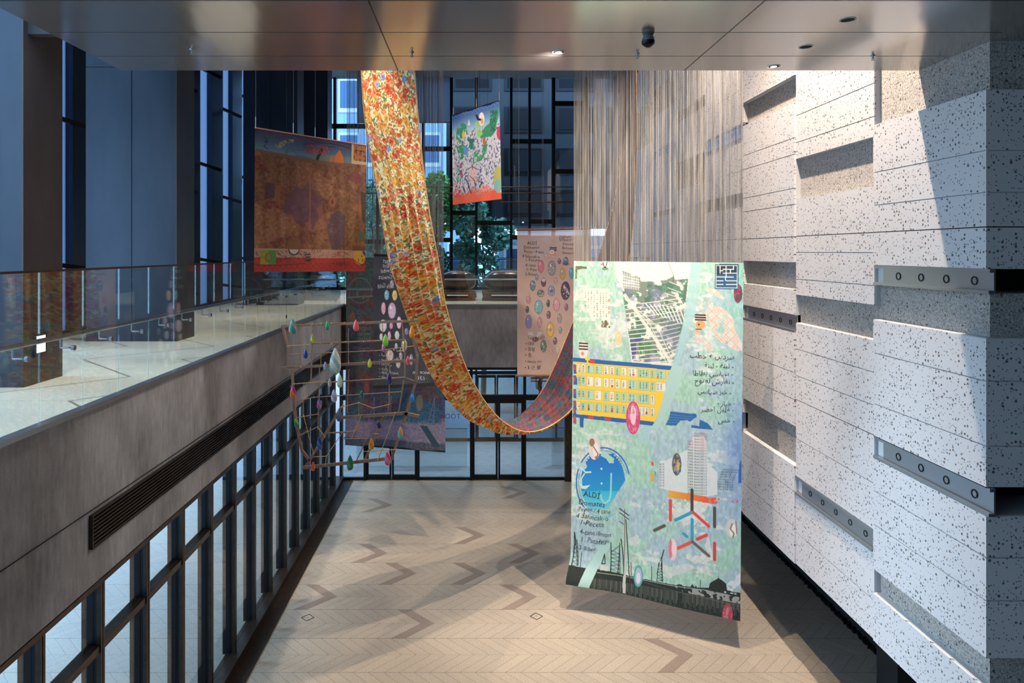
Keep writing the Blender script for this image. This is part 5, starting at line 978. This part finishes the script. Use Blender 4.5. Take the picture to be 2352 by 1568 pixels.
# ---- the long floral cloth slung across the void
near = [(946, -500, 8.3), (948, -150, 8.3), (950, 165, 8.35), (962, 300, 8.5), (977, 430, 8.7), (999, 560, 8.95), (1011, 623, 9.05), (1022, 698, 9.2), (1039, 758, 9.35), (1057, 810, 9.5), (1077, 861, 9.7), (1103, 907, 9.95), (1131, 945, 10.2), (1160, 973, 10.5), (1194, 990, 10.8), (1222, 993, 11.1), (1258, 983, 11.4), (1298, 956, 11.7), (1318, 934, 11.9), (1360, 870, 12.2), (1400, 770, 12.5), (1435, 650, 12.7), (1455, 540, 12.85), (1462, 400, 12.95), (1462, 230, 13), (1461, 40, 13), (1460, -146, 13)]
far = [(815, -497, 8.8), (822, -150, 8.8), (828, 165, 8.9), (838, 280, 9.1), (860, 400, 9.4), (886, 560, 9.75), (897, 617, 9.9), (914, 665, 10.1), (933, 722, 10.35), (950, 770, 10.6), (970, 820, 10.9), (996, 874, 11.2), (1034, 925, 11.5), (1070, 958, 11.8), (1108, 975, 12.1), (1145, 981, 12.35), (1185, 966, 12.6), (1226, 925, 12.85), (1254, 886, 13.0), (1290, 805, 13.2), (1330, 700, 13.4), (1375, 590, 13.55), (1408, 480, 13.7), (1424, 380, 13.78), (1427, 230, 13.8), (1427, 70, 13.8), (1427, -104, 13.8)]
def smooth_curve(pts, n):
    c = np.array([tuple(P(*p)) for p in pts]); k = np.linspace(0, 1, len(c)); t = np.linspace(0, 1, n); o = np.stack([np.interp(t, k, c[:, i]) for i in range(3)], 1); ker = np.hanning(int(n / len(c) * 2) | 1); ker /= ker.sum(); pad = len(ker) // 2
    for i in range(3): e = np.r_[2 * o[0, i] - o[pad:0:-1, i], o[:, i], 2 * o[-1, i] - o[-2:-pad - 2:-1, i]]; o[:, i] = np.convolve(e, ker, 'valid')
    return o
NR, NC = 620, 84; cn, cf = smooth_curve(near, NR), smooth_curve(far, NR); vv = np.linspace(0, 1, NC); tt = np.linspace(0, 1, NR)
co = cf[:, None] * (1 - vv)[None, :, None] + cn[:, None] * vv[None, :, None]; du = np.gradient(co, axis=0); dv = np.gradient(co, axis=1); nn_ = np.cross(du, dv); nn_ /= np.linalg.norm(nn_, axis=2, keepdims=True) + 1e-9
hgt = co[..., 2]; fold = np.clip((7.0 - hgt) / 1.8, 0, 1) ** 1.2; amp = .12 * fold; ph = 2 * np.pi * (5.6 * vv)[None] + .6 * np.sin(tt * 9)[:, None]
prof = 1.6 * (np.abs(np.sin(ph / 2)) ** .6 - .7) + .2 * np.sin(2 * ph + 1) + .2 * np.sin(ph * .37 + 2); edge = np.sin(np.pi * vv)[None] ** .3
co = co + nn_ * (amp * prof * edge)[..., None] + nn_ * (.006 * np.sin(tt[:, None] * 60 + vv[None] * 4) * (1 - fold))[..., None]
wid = 1.0; L_ = np.r_[0, np.cumsum(np.linalg.norm(np.diff((cn + cf) / 2, axis=0), axis=1))]
me = bpy.data.meshes.new('floral_cloth'); i = (np.arange(NR - 1)[:, None] * NC + np.arange(NC - 1)[None]).ravel(); fc = np.stack([i, i + NC, i + NC + 1, i + 1], 1); base = co.reshape(-1, 3).mean(0)
me.vertices.add(NR * NC); me.vertices.foreach_set('co', (co.reshape(-1, 3) - base).ravel()); me.loops.add(len(fc) * 4); me.loops.foreach_set('vertex_index', fc.ravel().astype(np.int32)); me.polygons.add(len(fc)); me.polygons.foreach_set('loop_start', np.arange(0, len(fc) * 4, 4, dtype=np.int32)); me.update(calc_edges=True)
uvl = me.uv_layers.new(name='UVMap'); uvv = np.stack([np.broadcast_to(vv[None] * wid, (NR, NC)), np.broadcast_to(L_[:, None], (NR, NC))], 2).reshape(-1, 2)[fc.ravel()]; uvl.data.foreach_set('uv', uvv.ravel().astype(np.float32)); me.polygons.foreach_set('use_smooth', [True] * len(fc))
fm = mat('floral_print', rough=.8, spec=.2); t = NT(fm); uvn = t.n('ShaderNodeTexCoord').outputs['UV']; sx = t.n('ShaderNodeSeparateXYZ'); t.l(uvn, sx.inputs[0])
wob = t.n('ShaderNodeTexNoise'); wob.inputs['Scale'].default_value = 9; t.l(uvn, wob.inputs['Vector']); wm = t.n('ShaderNodeMix', data_type='VECTOR'); wm.inputs[0].default_value = .06
t.l(uvn, wm.inputs[4]); t.l(wob.outputs['Color'], wm.inputs[5]); uvw = wm.outputs[1]
vo = t.n('ShaderNodeTexVoronoi', feature='F1'); vo.inputs['Scale'].default_value = 10.5; vo.inputs['Randomness'].default_value = .85; t.l(uvw, vo.inputs['Vector']); sc = t.n('ShaderNodeSeparateColor'); t.l(vo.outputs['Color'], sc.inputs[0])
v2 = t.n('ShaderNodeTexVoronoi', feature='F1'); v2.inputs['Scale'].default_value = 42; t.l(uvw, v2.inputs['Vector']); s2 = t.n('ShaderNodeSeparateColor'); t.l(v2.outputs['Color'], s2.inputs[0])
sp_ = t.n('ShaderNodeSeparateXYZ'); t.l(vo.outputs['Position'], sp_.inputs[0]); band = t.m('FRACT', t.m('MULTIPLY', sp_.outputs[1], 1.35)); pick = t.m('FRACT', t.m('ADD', t.m('MULTIPLY', sc.outputs[0], .45), band))
flower = t.ramp(pick, [(0, (222, 70, 42)), (.16, (236, 104, 46)), (.34, (242, 152, 50)), (.52, (246, 182, 80)), (.68, (214, 96, 46)), (.8, (236, 130, 96)), (.9, (126, 154, 196)), (.955, (214, 70, 44))], True)
petal = t.m('MULTIPLY', s2.outputs[0], .6); flower = t.mix(petal, flower, t.mix(t.m('GREATER_THAN', s2.outputs[1], .5), (255, 206, 128), (176, 60, 30)))
flower = t.mix(t.m('MULTIPLY', t.m('LESS_THAN', vo.outputs['Distance'], .16), .55), flower, (150, 40, 26))
gap = t.ramp(s2.outputs[2], [(0, (248, 222, 166)), (.26, (118, 128, 66)), (.42, (248, 214, 150)), (.66, (232, 150, 84)), (.8, (150, 140, 78)), (.9, (214, 96, 60))], True)
fm_col = t.mix(t.m('GREATER_THAN', t.m('ADD', vo.outputs['Distance'], t.m('MULTIPLY', t.noise(uvw, 34, 2), .3)), .66), flower, gap)
back = t.mix(t.m('MULTIPLY', s2.outputs[1], .5), t.ramp(t.noise(uvw, 11, 4, .6), [(.3, (50, 66, 88)), (.42, (52, 82, 88)), (.5, (84, 58, 84)), (.6, (122, 62, 48)), (.72, (60, 56, 80))]), (44, 40, 52))
gn = t.n('ShaderNodeNewGeometry'); t.l(t.mix(gn.outputs['Backfacing'], fm_col, back), t.b.inputs['Base Color']); BACKN = gn
me.materials.append(fm); me.validate(); fo = bpy.data.objects.new('floral_cloth', me); COL.objects.link(fo); fo.location = base
tag(fo, 'long pleated orange floral cloth slung in a deep curve across the void', 'cloth')
M['piping'] = m_noise('edge_piping', (214, 136, 60), (226, 190, 130), 20, .7, sc=(1, 1, 1))
for col_ in (0, NC - 1):
    b = MB()
    for a0 in range(0, NR - 5, 5): b.bar(co[a0, col_], co[a0 + 5, col_], .016, .016, 'piping', 6)
    b.build('edge_piping', fo)

# ---- stick frame with resin drops
YF = 7.6
def c6(x, y, d=0.): return P(630 + x / 3.734, 700 + y / 3.734, YF + d)
SF = YF / F / 3.734
sf = empty('stick_frame', c6(620, 150), 'hanging open frame of brown sticks and pale bamboo lashed together, hung with resin drops', 'stick sculpture')
thick = [((65, 182), (1245, 135), 21), ((70, 175), (122, 372), 22), ((120, 360), (118, 525), 23), ((65, 542), (1210, 475), 22), ((155, 550), (160, 700), 22), ((152, 690), (182, 985), 22), ((178, 980), (240, 1260), 21), ((236, 1245), (300, 1332), 22), ((243, 1396), (1020, 1312), 26), ((272, 1382), (568, 888), 24), ((560, 900), (592, 858), 20), ((780, 1325), (932, 958), 22), ((583, 965), (1102, 930), 25), ((1100, 925), (1243, 956), 25), ((1012, 1300), (1108, 1020), 22), ((1100, 1040), (1215, 652), 24), ((1215, 655), (1226, 432), 22), ((1226, 435), (1188, 280), 20)]
mid = [((318, 330), (1110, 300), 15), ((130, 425), (880, 392), 9), ((415, 666), (1116, 622), 13), ((1115, 620), (1200, 652), 12), ((1095, 150), (1112, 310), 10), ((1118, 310), (1122, 625), 11), ((1112, 640), (1068, 912), 11), ((185, 828), (340, 792), 8), ((340, 792), (1090, 745), 9), ((325, 168), (327, 330), 7), ((323, 330), (315, 662), 13), ((403, 165), (400, 520), 7), ((388, 520), (382, 890), 9), ((380, 890), (375, 1070), 7), ((490, 180), (490, 340), 9), ((560, 170), (560, 370), 11), ((225, 172), (229, 522), 5), ((638, 200), (636, 492), 7), ((640, 550), (625, 930), 8), ((927, 160), (930, 300), 6), ((989, 470), (984, 850), 8), ((984, 840), (980, 912), 5), ((170, 972), (382, 935), 9), ((218, 1120), (372, 1045), 9), ((440, 1100), (704, 1084), 13), ((598, 1142), (640, 1092), 9), ((600, 1150), (798, 1145), 9), ((796, 1143), (704, 1336), 10), ((725, 838), (725, 940), 4)]
thin = [((108, 351), (300, 340)), ((148, 680), (415, 656)), ((563, 880), (725, 838)), ((725, 838), (848, 885)), ((848, 885), (990, 852)), ((868, 393), (1196, 352)), ((750, 942), (664, 1142)), ((1037, 925), (888, 1336)), ((733, 1259), (1040, 1240)), ((338, 1303), (448, 1297)), ((448, 1297), (580, 1100)), ((448, 1297), (436, 1370)), ((250, 680), (247, 945)), ((250, 945), (335, 1270)), ((370, 1045), (438, 1138)), ((848, 1105), (900, 1105))]
for k, (a_, b_, wd) in enumerate(thick): d = .03 * (k % 2); MB().bar(c6(*a_, d), c6(*b_, d), wd * SF, .022, 'wood').build('stick', sf)
for k, (a_, b_, wd) in enumerate(mid): d = -.02 if k % 2 else .05; MB().bar(c6(*a_, d), c6(*b_, d), wd * SF, .012, 'wood', 8).build('slat', sf)
for k, (a_, b_) in enumerate(thin): MB().bar(c6(*a_, -.025), c6(*b_, -.025), 6 * SF, .012, 'bamboo', 8).build('bamboo_strip', sf)
b = MB()
for (x, y) in ((225, 170), (327, 165), (403, 160), (490, 158), (600, 153), (766, 148), (1095, 138), (490, 330), (560, 325), (766, 312), (400, 330), (229, 530), (766, 396), (638, 497), (766, 491), (1122, 480), (250, 815), (250, 945), (373, 1046), (372, 935), (725, 838), (848, 884), (280, 1085), (335, 1272), (448, 1297), (437, 1370), (586, 1092), (750, 945), (1037, 927), (888, 1328), (848, 885), (985, 765), (725, 945), (1040, 1242), (866, 1105), (1115, 620), (340, 792), (1158, 130)):
    b.lathe(tuple(c6(x, y, -.01)), [(4.5 * SF, -6 * SF), (6 * SF, 0), (4.5 * SF, 6 * SF)], 'bamboo', 8)
b.build('lashing', sf); b = MB()
for x in (105, 600, 1160): q = c6(x, 178 - x * .04); b.bar(q, (q.x, q.y, 12), .0022, .0022, 'black', 6)
b.build('suspension_cable', sf)
b = MB(); q = c6(104, 100); b.lathe(tuple(q), [(.006, -.02), (.008, 0), (.006, .02)], 'black', 8); b.build('cable_clip', sf)
def drop_mat(name, cols, stripe=0, ang=.6):
    m = mat(name, cols[0], .16, 0, .8); t = NT(m)
    if len(cols) > 1:
        x = t.n('ShaderNodeTexWave'); x.inputs['Scale'].default_value = stripe or 3; x.inputs['Distortion'].default_value = 2.0 if not stripe else .6; x.inputs['Detail'].default_value = 1
        t.l(t.mapping(t.obj(), rot=(0, ang, 0)), x.inputs['Vector']); n = len(cols); f = x.outputs['Fac']
        t.l(t.ramp(f, [(i / n, c) for i, c in enumerate(cols)], False), t.b.inputs['Base Color'])
    t.b.inputs['Subsurface Weight'].default_value = 0; return m
drops = [(157, 184, 66, 138, [(58, 128, 122), (70, 140, 130), (214, 132, 96), (60, 130, 124)], 2.2, 'teal resin drop with an orange streak, uppermost corner of the stick frame'), (453, 177, 34, 80, [(44, 134, 100), (60, 160, 90)], 0, 'slim green resin drop on the top stick of the frame'), (700, 177, 50, 102, [(214, 64, 74), (232, 92, 96)], 0, 'crimson resin drop on the top stick of the frame'), (328, 290, 36, 86, [(206, 196, 40), (150, 150, 30)], 0, 'yellow resin drop just below the top stick'), (268, 420, 38, 78, [(30, 84, 176), (20, 60, 140)], 0, 'deep blue resin drop below the yellow one'), (1180, 233, 48, 107, [(250, 150, 20), (240, 120, 20)], 0, 'bright orange resin drop at the top corner beside the floral cloth'), (953, 303, 48, 110, [(110, 196, 40), (140, 214, 50)], 0, 'lime green resin drop in front of the black nail sheet'), (522, 481, 98, 226, [(170, 200, 190), (236, 190, 180), (232, 210, 120), (150, 190, 190), (220, 160, 180), (128, 176, 160)], 3.4, 'largest resin drop, striped in pastel rainbow colours'), (437, 525, 34, 80, [(140, 176, 180), (96, 150, 150), (170, 150, 180)], 6, 'small pale teal resin drop touching the largest striped one'), (818, 498, 34, 80, [(168, 166, 30), (206, 200, 40)], 0, 'olive yellow resin drop in front of the teal banner'), (1145, 475, 32, 80, [(232, 70, 84), (240, 110, 110)], 0, 'small coral resin drop near the frame edge by the floral cloth'), (938, 370, 30, 66, [(216, 76, 128), (200, 96, 140)], 0, 'small magenta resin drop directly below the lime green one'), (475, 664, 32, 78, [(206, 140, 140), (170, 190, 140), (214, 160, 170)], 6, 'small pink and sage resin drop below the largest striped one'), (562, 652, 48, 116, [(206, 210, 196), (150, 200, 170), (222, 180, 200), (220, 214, 150)], 6, 'pearly multicoloured resin drop right below the largest striped one'), (985, 632, 50, 106, [(64, 40, 110), (30, 90, 110), (70, 30, 100)], 3, 'dark purple resin drop in front of the black sheet'), (160, 747, 54, 118, [(236, 96, 60), (240, 140, 70), (190, 50, 110)], 3, 'orange and magenta resin drop on the frame side over the grille'), (512, 778, 52, 115, [(150, 156, 170), (206, 160, 160), (130, 150, 170), (196, 190, 200)], 6, 'grey and rose striped resin drop above the glazing mullions'), (750, 767, 32, 75, [(24, 96, 84), (30, 120, 90)], 0, 'small bottle green resin drop in front of the teal banner'), (382, 848, 36, 80, [(176, 70, 120), (120, 90, 150), (206, 110, 150)], 7, 'small magenta striped resin drop over the glazing'), (1185, 798, 32, 76, [(20, 110, 200), (40, 150, 220)], 0, 'small bright blue resin drop at the frame edge'), (556, 942, 50, 114, [(112, 108, 128), (90, 92, 112)], 0, 'slate grey resin drop at the bend of the diagonal stick'), (190, 1010, 38, 80, [(70, 170, 50), (150, 196, 50), (40, 140, 80)], 3, 'green and yellow resin drop on the lower frame side'), (898, 1025, 34, 72, [(24, 84, 60), (50, 30, 90)], 3, 'dark green and purple resin drop on the short diagonal stick'), (1082, 1095, 46, 106, [(90, 190, 160), (100, 190, 160), (214, 140, 90)], 2.4, 'mint resin drop with a tan tip, on the lower stick by the floral cloth'), (387, 1187, 50, 108, [(28, 76, 170), (110, 120, 140), (24, 60, 150)], 2.4, 'blue and grey resin drop on the diagonal stick'), (832, 1193, 46, 102, [(224, 132, 20), (236, 160, 40)], 0, 'amber resin drop in the lower part of the frame'), (650, 1352, 58, 132, [(74, 134, 70), (50, 112, 60)], 0, 'large moss green resin drop on the bottom stick'), (972, 1312, 54, 126, [(236, 110, 130), (240, 170, 180), (220, 80, 110)], 5, 'marbled pink resin drop on the bottom stick'), (332, 1383, 34, 82, [(222, 60, 50), (236, 90, 60)], 0, 'small red resin drop at the lowest corner of the frame')]
for k, (x, y, wd, hh, cols, st, lb) in enumerate(drops):
    q = c6(x, y, -.085 - .0001 * wd); h = hh * SF; r = wd * SF / 2
    pr = [(0.02, .5), (.16, .46), (.36, .38), (.62, .25), (.84, .1), (.97, -.06), (1.0, -.2), (.93, -.33), (.72, -.43), (.4, -.485), (.02, -.5)]
    g = empty('resin_drop', q, lb, 'resin drop', 'resin drops on the stick frame')
    MB().lathe(tuple(q), [(a * r, b_ * h) for a, b_ in reversed(pr)], drop_mat('resin_' + str(k), cols, st), 28, 1, .55).build('drop_body', g, True)
    b = MB(); b.lathe((q.x + r * .15, q.y - r * .5, q.z - h * .18), [(r * .02, -r * .1), (r * .09, 0), (r * .02, r * .1)], 'steel', 8); b.lathe((q.x - r * .2, q.y - r * .5, q.z - h * .28), [(r * .02, -r * .08), (r * .07, 0), (r * .02, r * .08)], 'steel', 8); b.bar(q + Vector((0, r * .3, h * .2)), q + Vector((0, .07, h * .2)), .006, .006, 'steel', 6); b.build('stud', g)

# ---- small second stick frame far behind the pink sheet
g = empty('stick_frame', P(1240, 868, 15.2), 'small far stick frame with one dark drop, showing under the pink sheet', 'stick sculpture'); b = MB
for a_, c_, wd in (((1219, 868.5), (1262, 866), .05), ((1231, 862), (1232, 893), .02), ((1240, 862), (1241, 880), .02), ((1219, 875), (1256, 875), .03)): MB().bar(P(*a_, 15.2), P(*c_, 15.2), wd, .02, 'wood').build('stick', g)
q = P(1245, 868, 15.2); MB().bar(q, (q.x, q.y, 12), .006, .006, 'rope', 6).build('suspension_cable', g)
MB().bar(P(1243.5, 866, 15.15), P(1237, 935, 15.15), .06, .03, 'wood').build('stick', g)
q = P(1239, 884, 15.1); g = empty('resin_drop', q, 'small dark maroon resin drop on the far stick frame under the pink sheet', 'resin drop'); MB().lathe(tuple(q), [(.01, -.13), (.05, -.09), (.06, 0), (.035, .08), (.005, .13)], drop_mat('resin_maroon', [(60, 30, 34)]), 20, 1, .6).build('drop_body', g, True)

# ---- mirrored lettering on the entrance glass
c = bpy.data.curves.new('entrance_lettering', 'FONT'); c.body = 'TODA BUILDING'; c.size = .17; c.space_character = 1.15; o = bpy.data.objects.new('t', c); COL.objects.link(o)
me = bpy.data.meshes.new_from_object(o.evaluated_get(bpy.context.evaluated_depsgraph_get())); bpy.data.objects.remove(o)
o = bpy.data.objects.new('entrance_lettering', me); COL.objects.link(o); me.materials.clear(); me.materials.append(mat('lettering_grey', (58, 62, 66), .6)); q = P(1058, 961, Yb + .03); o.location = q; o.rotation_euler = (math.pi / 2, 0, math.pi)
tag(o, 'TODA BUILDING lettering on the entrance glass, read from outside', 'lettering')
